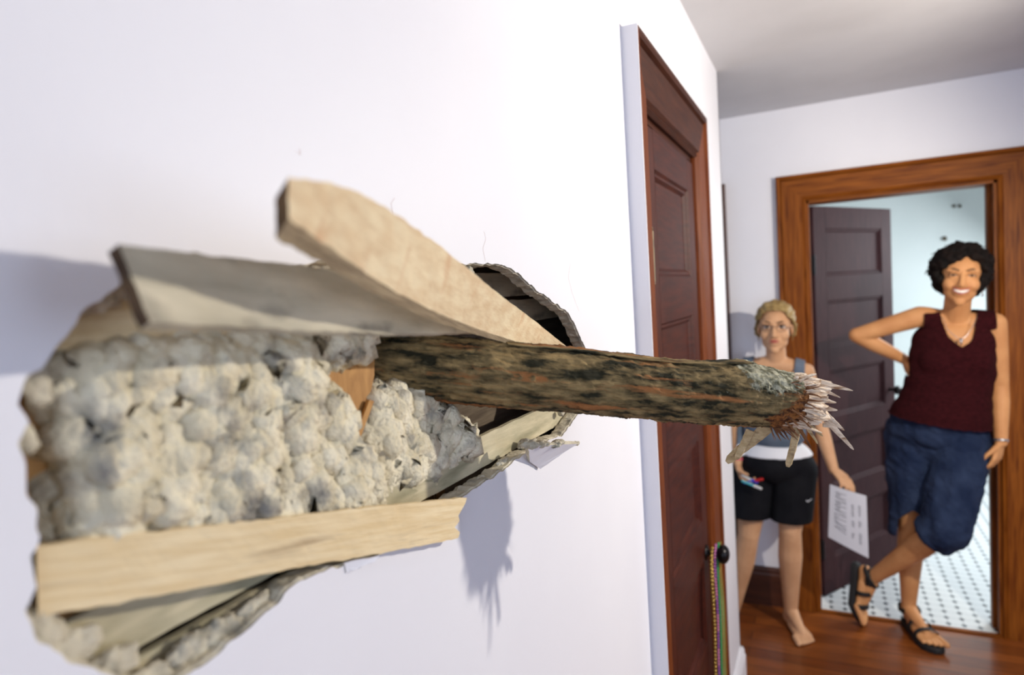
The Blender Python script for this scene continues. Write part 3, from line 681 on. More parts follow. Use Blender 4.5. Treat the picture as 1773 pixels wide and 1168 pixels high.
# thin bark strip lifting along the top edge
bm = bmesh.new(); top, bot = [], []
for i in range(90):
    px = 868 + (1278 - 868) * i / 89
    t = next(j + (px - BST[j][0]) / (BST[j + 1][0] - BST[j][0]) for j in range(len(BST) - 1) if BST[j][0] <= px <= BST[j + 1][0])
    c, r, _ = bpath(t); lx = (c - P0).dot(AX)
    lift = 0.0035 + 0.0012 * noise.noise(V((lx * 60, 0, 0))) + 0.0008 * noise.noise(V((lx * 300, 0, 0)))
    a0 = 0.42; side = tdir * (1 if tc_ > 0 else -1)
    e0 = c + (sdir * math.cos(a0) + side * math.sin(a0)) * (r + 0.0045 + 0.001 * noise.noise(V((lx * 150, 5, 0)))); e1 = c + (sdir * math.cos(-0.35) + side * math.sin(-0.35)) * (r + 0.001)
    m_ = c + sdir * (r + lift)
    top.append([bm.verts.new(finv @ p) for p in (e0, m_, e1)]); bot.append([bm.verts.new(finv @ (p - sdir * 0.0018)) for p in (e0, m_, e1)])
for i in range(89):
    for k in range(2):
        bm.faces.new((top[i][k], top[i][k + 1], top[i + 1][k + 1], top[i + 1][k])); bm.faces.new((bot[i][k], bot[i + 1][k], bot[i + 1][k + 1], bot[i][k + 1]))
    bm.faces.new((top[i][0], top[i + 1][0], bot[i + 1][0], bot[i][0]))
o = bobj('lifted_bark_strip', bm, BARK, br, True); o.matrix_world = fr; o['label'] = 'strip of bark lifting off along the top of the branch'
# splintered end: fibrous core plus spikes
def spike(bm, a, b, w0, w1, th=0.5, seed=0, n=7, flat=False):
    a, b = V(a), V(b); d, s, u = ortho(b - a); rows = []
    rot = seed * 1.3
    if flat: s = d.cross(CAM - a).normalized(); u = s.cross(d); rot = 0.25
    s, u = s * math.cos(rot) + u * math.sin(rot), u * math.cos(rot) - s * math.sin(rot)
    for i in range(n + 1):
        f = i / n; ww = w0 + (w1 - w0) * f; c = a.lerp(b, f) + (s * noise.noise(V((f * 2.2, seed, 0))) + u * noise.noise(V((f * 2.2, seed, 5)))) * (b - a).length * (0.015 if flat else 0.05)
        if i == n: ww = max(w1 * 0.5, 0.0003)
        rows.append([bm.verts.new(finv @ (c + s * (x * ww * (1 + (.12 if flat else .25) * noise.noise(V((i * 1.1, x, seed)))) + 0) + u * (y * ww * th))) for x, y in ((-1, -.6), (-.2, -1), (.8, -.7), (1, .3), (.3, 1), (-.7, .8))])
    for i in range(n):
        for k in range(6): bm.faces.new((rows[i][k], rows[i][(k + 1) % 6], rows[i + 1][(k + 1) % 6], rows[i + 1][k]))
    bm.faces.new(rows[0][::-1]); bm.faces.new(rows[-1])
E0, r0, _ = bpath(len(BST) - 1.25)
rnd = random.Random(4)
bm = bmesh.new()
for i in range(480):
    a = rnd.uniform(0, 2 * PI); rr = math.sqrt(rnd.random()) * 0.029
    base = E0 - AX * 0.01 + (sdir * math.cos(a) + tdir * math.sin(a)) * rr
    ln = 0.037 + 0.010 * math.cos(a * 2 + 1) * (rr / .031) + 0.012 * noise.noise(V((math.cos(a) * rr * 90, math.sin(a) * rr * 90, 0))) + rnd.choice((-.022, -.014, -.006, 0, .004))
    spr = (sdir * math.cos(a) + tdir * math.sin(a)) * rnd.uniform(-.010, .012) + sdir * rnd.uniform(-.006, .006)
    spike(bm, base, base + AX * ln + spr, rnd.uniform(.0014, .0042), rnd.uniform(.0004, .0024), rnd.uniform(.3, .8), i)
core = []
for i in range(41):
    f = i / 40; rr = 0.0325 * (1 - .26 * f ** 1.5) if i < 38 else .020 - .006 * (i - 37)
    core.append([bm.verts.new(finv @ (E0 + AX * (-.012 + .057 * f + (.012 * noise.noise(V((math.cos(a) * 2, math.sin(a) * 2, 1))) + .012 * noise.noise(V((math.cos(a) * 9, math.sin(a) * 9, 4)))) * f) + (sdir * math.cos(a) + tdir * math.sin(a)) * (rr + .0055 * f * noise.noise(V((math.cos(a) * 5, math.sin(a) * 5, f * 1.2))) + .0045 * noise.noise(V((math.cos(a) * 11, math.sin(a) * 11, f * 2.5))) + .0022 * noise.noise(V((math.cos(a) * 26, math.sin(a) * 26, f * 6)))))) for a in [2 * PI * k / 120 for k in range(120)]])
for a, b in zip(core, core[1:]):
    for k in range(120): bm.faces.new((a[k], a[(k + 1) % 120], b[(k + 1) % 120], b[k]))
bm.faces.new(core[-1])
o = bobj('splintered_core', bm, SPLW, br); o.matrix_world = fr; o['label'] = 'pale splintered wood at the broken end'
bm = bmesh.new()
for i in range(150):
    a = rnd.uniform(0, 2 * PI)
    if math.cos(a) > .75: continue
    dr = sdir * math.cos(a) + tdir * math.sin(a); base = E0 + AX * rnd.uniform(-.024, .006) + dr * 0.032
    spike(bm, base, base + AX * rnd.uniform(.008, .024) + dr * rnd.uniform(.002, .012) + sdir * rnd.uniform(-.012, .002), rnd.uniform(.0012, .003), .0005, .4, i + 900, 4)
o = bobj('torn_bark_fringe', bm, RBARK, br); o.matrix_world = fr; o['label'] = 'reddish torn bark fibres around the broken end'
ZT = Zb(1400)
slv = [((1330, 738), (1258, 800), .0085, .0055, SLIV, .02, .30), ((1300, 745), (1275, 795), .006, .004, SLIV, .012, .3), ((1383, 735), (1364, 808), .0052, .0042, SLIV, .004, .4), ((1376, 738), (1372, 775), .004, .002, SLIV, .0, .5),
       ((1430, 725), (1478, 778), .0048, .0015, SPLW, .0, .6), ((1425, 715), (1462, 745), .006, .001, SPLW, -.01, .5), ((1420, 663), (1477, 676), .0055, .0008, SPLW, .0, .5), ((1415, 670), (1455, 688), .004, .0006, SPLW, -.01, .6),
       ((1395, 660), (1452, 668), .004, .0006, SPLW, .012, .6), ((1400, 655), (1440, 661), .0035, .0006, SPLW, .02, .6), ((1395, 735), (1416, 768), .003, .001, SLIV, -.008, .6), ((1400, 735), (1425, 755), .003, .001, SLIV, -.012, .6), ((1378, 730), (1404, 775), .0035, .0012, RBARK, -.008, .6),
       ((1420, 690), (1448, 697), .005, .001, SPLW, .0, .6), ((1420, 705), (1450, 710), .005, .001, SPLW, -.015, .6), ((1425, 735), (1448, 740), .003, .001, SPLW, .0, .5)]
for i, (a, b, w0, w1, m, dz, th) in enumerate(slv):
    bm = bmesh.new(); spike(bm, at(*a, ZT + dz * .3), at(*b, ZT + dz), w0, w1, th, i * 7 + 2, 12, True)
    o = bobj('sliver', bm, m, br); o.matrix_world = fr
for c in br.children:
    mw = c.matrix_world.copy(); c.matrix_parent_inverse = Matrix.Translation(-V(br.location)); c.matrix_basis = fr
tag(br, 'broken tree branch pierced through the wall, its splintered end pointing right', 'branch')

# ================================================================== NECKLACES ON THE CLOSET KNOB
GOLD = mat('gold_bead', (0.50, 0.33, 0.08), rough=0.25, metal=0.7)
GREEN = mat('green_bead', (0.01, 0.30, 0.08), rough=0.25, coat=0.4)
PURP = mat('purple_bead', (0.28, 0.07, 0.36), rough=0.25, coat=0.4)
PINK = mat('pink_bead', (0.62, 0.20, 0.38), rough=0.25, coat=0.4)
def necklace(m, off, L, r, sp, label, m2=None, wob=0.004):
    bm = bmesh.new(); pts = []; N_ = 400
    for i in range(N_ + 1):
        t = i / N_ * 2 * PI; sy = math.sin(t); z = -(1 - math.cos(t)) / 2
        wdt = 0.012 + 0.013 * min(1, abs(z) * 3) * (1 - 0.3 * abs(z))
        q = KN + V((0.046 + off[0] + 0.002 * math.cos(t * 5), off[1] + sy * wdt + math.sin(z * 7 + off[0] * 90) * wob, 0.032 + z * L))
        pts.append(q)
    acc = 0; k = 0
    for a, b in zip(pts, pts[1:]):
        d = (b - a).length
        while acc <= d:
            p = a.lerp(b, acc / max(d, 1e-9))
            ret = bmesh.ops.create_icosphere(bm, subdivisions=1, radius=r, matrix=Matrix.Translation(p))
            if m2 and (k // 6) % 2:
                for v in ret['verts']:
                    for f in v.link_faces: f.material_index = 1
            acc += sp; k += 1
        acc -= d
    ret = None; tube(bm, pts[::4] , r * 0.35, 5, False)
    tag(bobj('bead_necklace', bm, [m] + ([m2] if m2 else []), None, True), label, 'necklace', 'bead necklaces on the closet knob')
necklace(GOLD, (-0.012, -0.040), 0.62, 0.0056, 0.0118, 'round gold bead necklace, leftmost of those hung on the closet door knob')
necklace(PURP, (-0.006, -0.012), 0.58, 0.0042, 0.0090, 'purple and pink bead necklace hung on the closet door knob', PINK)
necklace(GREEN, (0.0, 0.0), 0.60, 0.0042, 0.0080, 'shiny green bead necklace hung on the closet door knob')
necklace(GOLD, (0.004, 0.012), 0.66, 0.0028, 0.0050, 'fine gold bead necklace with tiny beads, rightmost on the closet door knob')

# ================================================================== PEOPLE
SKIN = mat('skin', (0.56, 0.25, 0.095), (0.66, 0.32, 0.13), 0.6, 12, spec=0.3)
SKIN2 = mat('fair_skin', (0.56, 0.30, 0.155), (0.66, 0.37, 0.20), 0.6, 12, spec=0.3)
LIP = mat('lip', (0.42, 0.09, 0.07), rough=0.45)
TEETH = mat('teeth', (0.85, 0.80, 0.70), rough=0.3)
EYEW = mat('eye_white', (0.6, 0.56, 0.52), rough=0.3); IRIS = mat('iris', (0.03, 0.02, 0.015), rough=0.3)
HAIRD = mat('dark_curly_hair', (0.003, 0.002, 0.0015), (0.012, 0.006, 0.004), 0.8, 40, bump=0.6, spec=0.2)
HAIRB = mat('blond_hair', (0.24, 0.15, 0.05), (0.46, 0.32, 0.13), 0.6, 20, (1, 1, 6), bump=0.5, spec=0.3)
BROW = mat('eyebrow', (0.10, 0.05, 0.025), rough=0.8)
SHIRT = mat('maroon_knit', (0.022, 0.003, 0.004), (0.045, 0.006, 0.008), 0.95, 60, (1, 1, 4), bump=0.6, bscale=90, spec=0.1)
DENIM = mat('denim', (0.010, 0.018, 0.046), (0.028, 0.043, 0.088), 0.9, 10, bump=0.4, bscale=120, spec=0.15)
TANK = mat('blue_grey_tank_top', (0.10, 0.13, 0.17), (0.14, 0.17, 0.22), 0.9, 12, spec=0.1)
WHITE = mat('white_band', (0.75, 0.75, 0.78), rough=0.8)
SHORT = mat('black_shorts', (0.004, 0.004, 0.006), (0.008, 0.008, 0.010), 0.85, 12, spec=0.15)
SANDAL = mat('black_sandal', (0.008, 0.007, 0.007), rough=0.7)
SILVER = mat('silver', (0.6, 0.6, 0.6), rough=0.25, metal=0.9)
GLASS = mat('dark_glasses_frame', (0.05, 0.04, 0.05), rough=0.3, metal=0.5)

class Frame:
    def __init__(s, o, fwd, up):
        s.o = V(o); s.f = V(fwd).normalized(); s.r = s.f.cross(V(up)).normalized(); s.u = s.r.cross(s.f)
    def p(s, x, y, z): return s.o + s.r * x + s.f * y + s.u * z       # x = person's right
    def m(s): return Matrix((s.r, s.f, s.u)).transposed()
def head(bm, F, k=1.0, smile=False):
    R = F.m()
    def e(c, r): ball(bm, F.p(*(V(c) * k)), tuple(x * k for x in r), R, 24, 16)
    e((0, -.022, .045), (.074, .090, .076)); e((0, .012, .028), (.066, .072, .068)); e((0, .022, -.015), (.061, .064, .068)); e((0, .026, -.055), (.055, .052, .044))
    e((0, .066, -.092), (.020, .017, .018)); e((0, .046, -.074), (.036, .034, .026))
    for s in (1, -1):
        e((s * .034, .050, -.024), (.028, .028, .030)); e((s * .030, .078, .030), (.026, .012, .009)); e((s * .071, -.008, -.004), (.007, .015, .027)); e((s * .074, -.014, .006), (.005, .010, .014))
        e((s * .011, .088, -.030), (.009, .011, .008)); e((s * .030, .070, .010), (.017, .010, .009))
        if smile: e((s * .036, .062, -.030), (.018, .018, .015))
    cap(bm, F.p(0, .080 * k, .022 * k), .0085 * k, F.p(0, .100 * k, -.026 * k), .0115 * k)
    e((0, .072, -.052), (.030, .018, .022)); e((0, .080, -.045), (.022, .012, .006)); e((0, .078, -.066), (.018, .012, .006))
def face_parts(F, root, k, smile, brow, glasses=False):
    R = F.m()
    def P(x, y, z): return F.p(x * k, y * k, z * k)
    for s in (1, -1):
        bm = bmesh.new(); ball(bm, P(s * .030, .0705, .011), (.0155 * k, .012 * k, (.0035 if smile else .0075) * k), R); bobj('eye', bm, EYEW, root, True)
        e = root.children[-1]
        bm = bmesh.new(); ball(bm, P(s * .030, .0805, .011), (.0062 * k, .004 * k, (.0034 if smile else .006) * k), R); bobj('iris', bm, IRIS, root, True)
        bm = bmesh.new(); tube(bm, [P(s * .014, .083, .0145 if not smile else .0125), P(s * .030, .087, .019 if not smile else .0155), P(s * .046, .075, .014 if not smile else .010)], 0.0016 * k, 6); bobj('eyelid', bm, BROW, root, True)
        bm = bmesh.new(); tube(bm, [P(s * .012, .090, .030), P(s * .030, .092, .036), P(s * .048, .078, .030)], [.002 * k, .003 * k, .0015 * k], 8); bobj('eyebrow', bm, brow, root, True)
    if smile:
        bm = bmesh.new(); tube(bm, [P(x, .0905 - 16 * x * x, -.0525 + 13 * x * x) for x in (-.026, -.018, -.009, 0, .009, .018, .026)], [.001, .005, .0062, .0066, .0062, .005, .001], 10); bobj('teeth', bm, TEETH, root, True)
        bm = bmesh.new(); tube(bm, [P(x, .0925 - 15 * x * x, -.046 + 15 * x * x) for x in (-.030, -.018, 0, .018, .030)], [.0015, .0028, .003, .0028, .0015], 8); tube(bm, [P(x, .0925 - 15 * x * x, -.0610 + 20 * x * x) for x in (-.029, -.018, 0, .018, .029)], [.0015, .0032, .0038, .0032, .0015], 8); bobj('lips', bm, LIP, root, True)
    else:
        bm = bmesh.new(); tube(bm, [P(x, .0915 - 12 * x * x, -.0485) for x in (-.022, -.010, 0, .010, .022)], [.001, .003, .0034, .003, .001], 8); tube(bm, [P(x, .091 - 12 * x * x, -.0555) for x in (-.020, -.010, 0, .010, .020)], [.001, .0036, .0042, .0036, .001], 8); bobj('lips', bm, LIP, root, True)
    if glasses:
        bm = bmesh.new()
        for s in (1, -1):
            ring = [P(s * .031 + .0205 * math.cos(a), .098 - abs(.0205 * math.cos(a) * s + 0.03 * 0) * .2, .008 + .0145 * math.sin(a)) for a in [2 * PI * i / 20 for i in range(21)]]
            tube(bm, ring, .0011, 6, False); tube(bm, [P(s * .051, .093, .010), P(s * .070, .06, .010), P(s * .076, .0, .006)], .0012, 6)
        tube(bm, [P(-.011, .098, .012), P(0, .102, .014), P(.011, .098, .012)], .0011, 6)
        bobj('glasses', bm, GLASS, root, True)
def hand(bm, w, d, n, side, curl, k=1.0, spread=0.0, thumb=0.5, skip=()):
    """w wrist, d towards the fingertips, n the way the palm faces, side=+1 if the thumb lies along d x n"""
    w = V(w); d = V(d).normalized(); n = V(n); n = (n - n.dot(d) * d).normalized(); s = d.cross(n).normalized() * side
    ks = []
    for i, o in enumerate((.030, .010, -.010, -.029)):
        kn = w + d * (.088 - .004 * i * i * .5) * k + s * o * k * 0.95
        cap(bm, w + s * o * .45 * k + d * .006 * k, .0135 * k, kn, .0105 * k, 10); ks.append(kn)
    cap(bm, w + d * .04 * k + s * .012 * k, .014 * k, w + d * .07 * k - s * .012 * k, .013 * k, 10)
    for i, (kn, L) in enumerate(zip(ks, (.070, .078, .073, .058))):
        c = curl[i] if isinstance(curl, (list, tuple)) else curl
        a = 0.0; p = kn; r = .0088 * k
        sp = s * (1.5 - i) * spread
        for seg, fr_ in enumerate((.45, .31, .24)):
            a += c * (0.8 if seg == 0 else 1.0)
            q = p + ((d + sp).normalized() * math.cos(a) + n * math.sin(a)) * L * fr_ * k
            cap(bm, p, r, q, r * .9, 10); p = q; r *= .92
    t0 = w + d * .022 * k + s * .020 * k; t1 = t0 + (d * .75 + s * .75 + n * .25 * thumb) .normalized() * .040 * k
    t2 = t1 + (d * .9 + s * (.35 - .3 * thumb) + n * thumb).normalized() * .031 * k; t3 = t2 + (d * .9 + s * (.1 - .5 * thumb) + n * thumb).normalized() * .024 * k
    cap(bm, t0, .0145 * k, t1, .0115 * k, 10); cap(bm, t1, .0112 * k, t2, .010 * k, 10); cap(bm, t2, .010 * k, t3, .0085 * k, 10)
    return t3
def foot(bm, ankle, heel, ball_, toe, width, up, side, k=1.0):
    """heel/ball_/toe are sole centre points; side = direction of the big toe"""
    ankle, heel, ball_, toe, up, side = map(V, (ankle, heel, ball_, toe, up, side)); up.normalize()
    f = (ball_ - heel).normalized(); side = (side - side.dot(f) * f).normalized()
    cap(bm, ankle, .034 * k, heel + up * .030 * k, .028 * k); cap(bm, heel + up * .027 * k, .027 * k, ball_ + up * .020 * k, .018 * k)
    cap(bm, ankle + f * .015 * k, .032 * k, ball_ + up * .026 * k, .018 * k)
    for o in (-.6, .5): cap(bm, heel.lerp(ball_, .35) + up * .022 * k + side * width * .3 * o, .020 * k, ball_ + up * .015 * k + side * width * .62 * o, .014 * k)
    t = (toe - ball_); 
    for i, (o, L, r) in enumerate(((.62, 1.0, .0125), (.26, .98, .0092), (-.02, .90, .0088), (-.30, .78, .0084), (-.56, .62, .0080))):
        b0 = ball_ + side * width * o * .75 + up * .013 * k; b1 = ball_ + side * width * o * .80 + t * L + up * .009 * k
        cap(bm, b0, r * 1.15 * k, b1, r * k, 10)

def strap(root, c, u, s, ru, rs, wdt, m, th=.003, name='strap', mind=None):
    """flat band looped round a limb: u and s span the loop plane"""
    c, u, s = V(c), V(u).normalized(), V(s).normalized(); n_ = u.cross(s).normalized(); bm = bmesh.new(); rows = []
    for i in range(32):
        a = 2 * PI * i / 32; o = u * math.cos(a) * ru + s * math.sin(a) * rs; q = o.normalized()
        rows.append([bm.verts.new(c + o * 1 + q * x + n_ * y) for x, y in ((0, -wdt / 2), (th, -wdt / 2), (th, wdt / 2), (0, wdt / 2))])
    for i in range(32):
        a, b = rows[i], rows[(i + 1) % 32]
        for k in range(4): bm.faces.new((a[k], a[(k + 1) % 4], b[(k + 1) % 4], b[k]))
    return bobj(name, bm, m, root, True)
def sole(root, heel, ball_, toe, up, side, width, m):
    heel, ball_, toe, up, side = map(V, (heel, ball_, toe, up, side)); up = up.normalized(); bm = bmesh.new(); rows = []
    pts = [(heel - (ball_ - heel).normalized() * .030, .3), (heel - (ball_ - heel).normalized() * .018, .66), (heel, .76), (heel.lerp(ball_, .5), .78), (ball_, 1.0), (ball_.lerp(toe, .6), .98), (toe, .72), (toe + (toe - ball_).normalized() * .016, .3)]
    for p, wd in pts:
        h = wd * width / 2
        rows.append([bm.verts.new(p + side * a * h - up * b) for a, b in ((-1, 0), (1, 0), (1, .012), (1, .026), (-1, .026), (-1, .012))])
    for a, b in zip(rows, rows[1:]):
        for k in range(6): bm.faces.new((a[k], a[(k + 1) % 6], b[(k + 1) % 6], b[k]))
    bm.faces.new(rows[0][::-1]); bm.faces.new(rows[-1])
    bmesh.ops.subdivide_edges(bm, edges=bm.edges[:], cuts=1, use_grid_fill=True, smooth=0.4)
    return bobj('sandal_sole', bm, m, root, True)

# ------------------------------------------------------------------ the woman in the doorway
WY = 3.34
def W(px, py, y=WY): return on(px, py, 1, y)
wr = empty('person', (0.78, 3.34, 0))
tag(wr, 'smiling woman with dark curly hair, maroon sleeveless top and denim capris, leaning in the doorway', 'person')
hc = W(1663, 482, 3.28)
HF = Frame(hc, (CAM + V((0.25, 0, 0.02)) - hc), (0.10, 0, 1)); HKW = 1.05
bm = bmesh.new(); head(bm, HF, HKW, True)
chest = W(1650, 625, 3.34); shR = W(1592, 548, 3.36); shL = W(1722, 560, 3.36); waist = W(1632, 690, 3.36); pelvis = W(1618, 745, 3.38)
nb = W(1655, 552, 3.36)
cap(bm, HF.p(0, -.015, -.055), .050, nb, .052)
Rt = Frame(chest, (-0.10, -1, 0.02), (0.03, 0, 1)).m()
for (qx, qy, rx, ry, rz) in ((1653, 592, .152, .088, .100), (1650, 615, .156, .094, .110), (1647, 640, .158, .098, .115), (1641, 665, .156, .102, .115), (1634, 690, .156, .106, .115), (1627, 715, .162, .110, .110), (1618, 745, .174, .115, .110)):
    ball(bm, W(qx, qy, 3.365), (rx, ry, rz), Rt, 28, 18)
for q in ((1622, 625), (1687, 628)): ball(bm, W(*q, 3.305), (.060, .040, .060), Rt)
cap(bm, nb + V((0, 0.01, -.02)), .052, shR + V((.015, 0, 0)), .046); cap(bm, nb + V((0, 0.01, -.02)), .052, shL - V((.015, 0, 0)), .046)
# right arm: hand on the hip
elR = W(1484, 580, 3.36); wrR = W(1566, 622, 3.44)
cap(bm, shR, .047, shR.lerp(elR, .5), .041); cap(bm, shR.lerp(elR, .5), .041, elR, .034); cap(bm, elR, .035, elR.lerp(wrR, .35), .036); cap(bm, elR.lerp(wrR, .35), .036, wrR, .024)
hand(bm, wrR, W(1577, 655, 3.46) - wrR, (1, 0.25, -0.2), 1, .22, .92, thumb=.3)
# left arm hanging by the jamb
elL = W(1731, 668, 3.37); wrL = W(1733, 765, 3.31)
cap(bm, shL, .046, shL.lerp(elL, .5), .041); cap(bm, shL.lerp(elL, .5), .041, elL, .034); cap(bm, elL, .034, elL.lerp(wrL, .3), .036); cap(bm, elL.lerp(wrL, .3), .036, wrL, .024)
hand(bm, wrL, W(1724, 800, 3.29) - wrL, (-0.8, 0.5, 0), -1, .42, .92, thumb=.5)
# legs; standing leg = her right, crossing leg = her left with the heel up
hipR = W(1580, 770, 3.40); knR = W(1578, 905, 3.36); anR = W(1573, 1052, 3.40)
hipL = W(1662, 775, 3.36); knL = W(1632, 918, 3.20); anL = W(1508, 1002, 3.40)
for h, kn, an in ((hipR, knR, anR), (hipL, knL, anL)):
    cap(bm, h, .088, h.lerp(kn, .5), .072); cap(bm, h.lerp(kn, .5), .072, kn, .052); cap(bm, kn, .051, kn.lerp(an, .3), .055); cap(bm, kn.lerp(an, .3), .055, kn.lerp(an, .65), .042); cap(bm, kn.lerp(an, .65), .042, an, .030)
fz = .026
heR = V((anR.x + .005, anR.y + .035, fz)); baR = V((anR.x + .055, anR.y - .125, fz)); toR = V((anR.x + .085, anR.y - .185, fz))
foot(bm, anR, heR, baR, toR, .085, (0, 0, 1), (1, .4, 0))
toL = V((0.455, 3.385, fz + .004)); baL = V((0.465, 3.43, fz + .010)); heL = anL + V((-.045, .01, -.015))
anL2 = anL
upL = (V((-1, 0.05, 0.35))).normalized()
# toes on the floor, heel raised: the sole faces away to the left
toL = on(1497, 1072, 1, 3.37); toL.z = .022; baL = on(1484, 1045, 1, 3.39); heL = on(1487, 985, 1, 3.42)
upv = (V((1, -0.35, 0.15))); upv = (upv - upv.dot((baL - heL).normalized()) * (baL - heL).normalized()).normalized()
sdL = (baL - heL).normalized().cross(upv)
foot(bm, anL, heL + upv * .0, baL, toL, .085, upv, sdL)
wmesh = remesh(bm, 0.004, 4)
body = link('body', wmesh, SKIN, wr, True)
face_parts(HF, wr, HKW, True, BROW)
# hair: lumps and ringlets
bm = bmesh.new(); rnd = random.Random(12); Rh = HF.m(); curls = []
for i in range(760):
    a = rnd.uniform(0, 2 * PI); zz = rnd.uniform(-.98, 1); rr = math.sqrt(1 - zz * zz); d = V((rr * math.cos(a), rr * math.sin(a), zz))
    p = V((d.x * .096, -.022 + d.y * .100, .034 + d.z * .096))
    if d.z < -.1: p.x *= 1.0; p.y -= .01
    if p.y > .030 and p.z < .090 - .25 * abs(p.x) - .45 * max(0, p.x) and abs(p.x) < .076: continue
    if p.y > .02 and p.z < -.045: continue
    if p.z < (-.095 if abs(p.x) > .062 and p.x > 0 else -.085): continue
    sc = rnd.uniform(.88, 1.06); q = HF.p(p.x * sc * HKW, (-.01 + (p.y + .01) * sc) * HKW, (.03 + (p.z - .03) * sc) * HKW)
    ball(bm, q, rnd.uniform(.012, .021), None, 8, 6); curls.append((q, (q - HF.p(0, -.01, .03)).normalized()))
for z in (-.3, 0, .3): ball(bm, HF.p(0, -.030, .045 + z * .06), (.084, .090, .078), Rh)
hm = remesh(bm, 0.005, 1)
bm = bmesh.new(); bm.from_mesh(hm); bpy.data.meshes.remove(hm)
for v in bm.verts: v.co += v.normal * (0.006 * noise.noise(v.co * 90) + .003 * noise.noise(v.co * 200))
for q, nrm in curls[::2]:
    d, s, u = ortho(nrm); r = rnd.uniform(.006, .011); ph = rnd.uniform(0, 6); L = rnd.uniform(.012, .026)
    tube(bm, [q + d * L * t + (s * math.cos(ph + t * 6) + u * math.sin(ph + t * 6)) * r for t in [i / 8 for i in range(9)]], [.0032 * (1 - .7 * i / 8) for i in range(9)], 5)
bobj('curly_hair', bm, HAIRD, wr, True)
# top
def lineLR(p, a, b): return a[1] + (b[1] - a[1]) * (p.x - a[0]) / (b[0] - a[0])
nk = [W(1620, 522, 3.32), W(1645, 585, 3.25), W(1668, 602, 3.25), W(1684, 590, 3.25), W(1697, 535, 3.32)]
def in_poly(x, z, P):
    c = False; n = len(P)
    for i in range(n):
        a, b = P[i], P[(i + 1) % n]
        if (a[1] > z) != (b[1] > z) and x < (b[0] - a[0]) * (z - a[1]) / (b[1] - a[1]) + a[0]: c = not c
    return c
nkp = [(q.x, q.z) for q in nk] + [(nk[-1].x, 1.75), (nk[0].x, 1.75)]
armR_x = W(1594, 600, 3.35).x; armL_x = W(1716, 600, 3.35).x; hemz = (W(1540, 712, 3.36), W(1700, 735, 3.36))
armp = {1: (shR, elR), -1: (shL, elL)}
def top_keep(p):
    hz = hemz[0].z + (hemz[1].z - hemz[0].z) * (p.x - hemz[0].x) / (hemz[1].x - hemz[0].x)
    if p.z < hz - .026 or p.z > nb.z + .03: return False
    for A_, B_, r_, t0 in ((shR, elR, .062, .10), (elR, wrR, .048, -1), (wrR, W(1580, 662, 3.46), .055, -1), (shL, elL, .054, .06), (elL, wrL, .046, -1)):
        ab = B_ - A_; t = (p - A_).dot(ab) / ab.length_squared; c_ = A_ + ab * max(0, min(1, t))
        if t > t0 and (p - c_).length < r_: return False
    if p.z > 1.20 and (p.x < armR_x - .035 or p.x > armL_x + .035): return False
    if p.z > shR.z - .06 and (p.x < armR_x + .012 or p.x > armL_x + .014): return False
    if p.y < 3.37 and in_poly(p.x, p.z, nkp): return False
    if (V((p.x, p.y, 0)) - V((nb.x, nb.y, 0))).length < .062 and p.z > nb.z - .03: return False
    return True
top = shell(wmesh, top_keep, lambda p: .010 + .030 * max(0, min(1, (waist.z + .04 - p.z) / .15)) + .004 * noise.noise(p * 12), .003, 30)
link('sleeveless_top', top, SHIRT, wr, True)
# capris
bm = bmesh.new()
ball(bm, pelvis + V((.0, 0, .005)), (.188, .134, .105), Rt, 24, 16); ball(bm, W(1624, 722, 3.365), (.180, .130, .105), Rt, 24, 16)
ball(bm, pelvis + V((-.01, .02, -.05)), (.185, .125, .11), Rt, 24, 16)
hemR = W(1572, 928, 3.36); hemL = knL + (anL - knL) * .10
cap(bm, hipR + V((-.005, 0, .02)), .105, knR, .086, 20); cap(bm, knR, .086, hemR + V((0, 0, -.03)), .080, 20)
cap(bm, hipL + V((.002, 0, .02)), .108, knL + V((.01, 0, .01)), .092, 20); cap(bm, knL + V((.01, 0, .01)), .092, hemL + V((-.03, .02, -.03)), .080, 20)
pm = remesh(bm, 0.006, 6)
wz = (W(1545, 706, 3.36), W(1700, 738, 3.36)); dL = (anL - knL).normalized()
def pants_keep(p):
    hz = wz[0].z + (wz[1].z - wz[0].z) * (p.x - wz[0].x) / (wz[1].x - wz[0].x)
    if p.z > hz - .004: return False
    onL = (p - knL).dot(dL) > .050 and p.z < knR.z + .12 and (p - knL).cross(dL).length < .13
    if onL and (p.y < 3.30 or p.x > hemR.x + .10): return False
    if p.z < hemR.z + .02 and p.x < hemR.x + .10: return False
    return True
pants = shell(pm, pants_keep, lambda p: .010 * noise.noise(V((p.x * 20, p.y * 20, p.z * 7))) + .007 * abs(noise.noise(V((p.x * 22 + p.z * 30, p.y * 10, p.z * 12 - p.x * 14)))) + .003 * noise.noise(V((p.x * 40 + p.z * 25, p.y * 40, p.z * 30 - p.x * 20))), .004)
link('denim_capris', pants, DENIM, wr, True); bpy.data.meshes.remove(pm)
# sandals
for nm, he, ba, to, up, sd, an in (('r', heR, baR, toR, V((0, 0, 1)), None, anR), ('l', heL, baL, toL, upv, sdL, anL)):
    f = (ba - he).normalized(); sd = f.cross(up).normalized() if sd is None else sd
    sr = empty('sandal', he); sr.parent = wr
    so = sole(sr, he, ba, to, up, sd, .092, SANDAL)
    strap(sr, ba + up * .020 + f * .0, up, sd, .027, .046, .022, SANDAL); strap(sr, he.lerp(ba, .62) + up * .026, up, sd, .034, .043, .020, SANDAL)
    lg = (an - (he + up * .03)).normalized()
    strap(sr, an.lerp(he + up * .05, .15) , f, sd, .046, .040, .022, SANDAL)
    strap(sr, he.lerp(ba, .12) + up * .055, (up * .6 + f).normalized(), sd, .052, .037, .018, SANDAL)
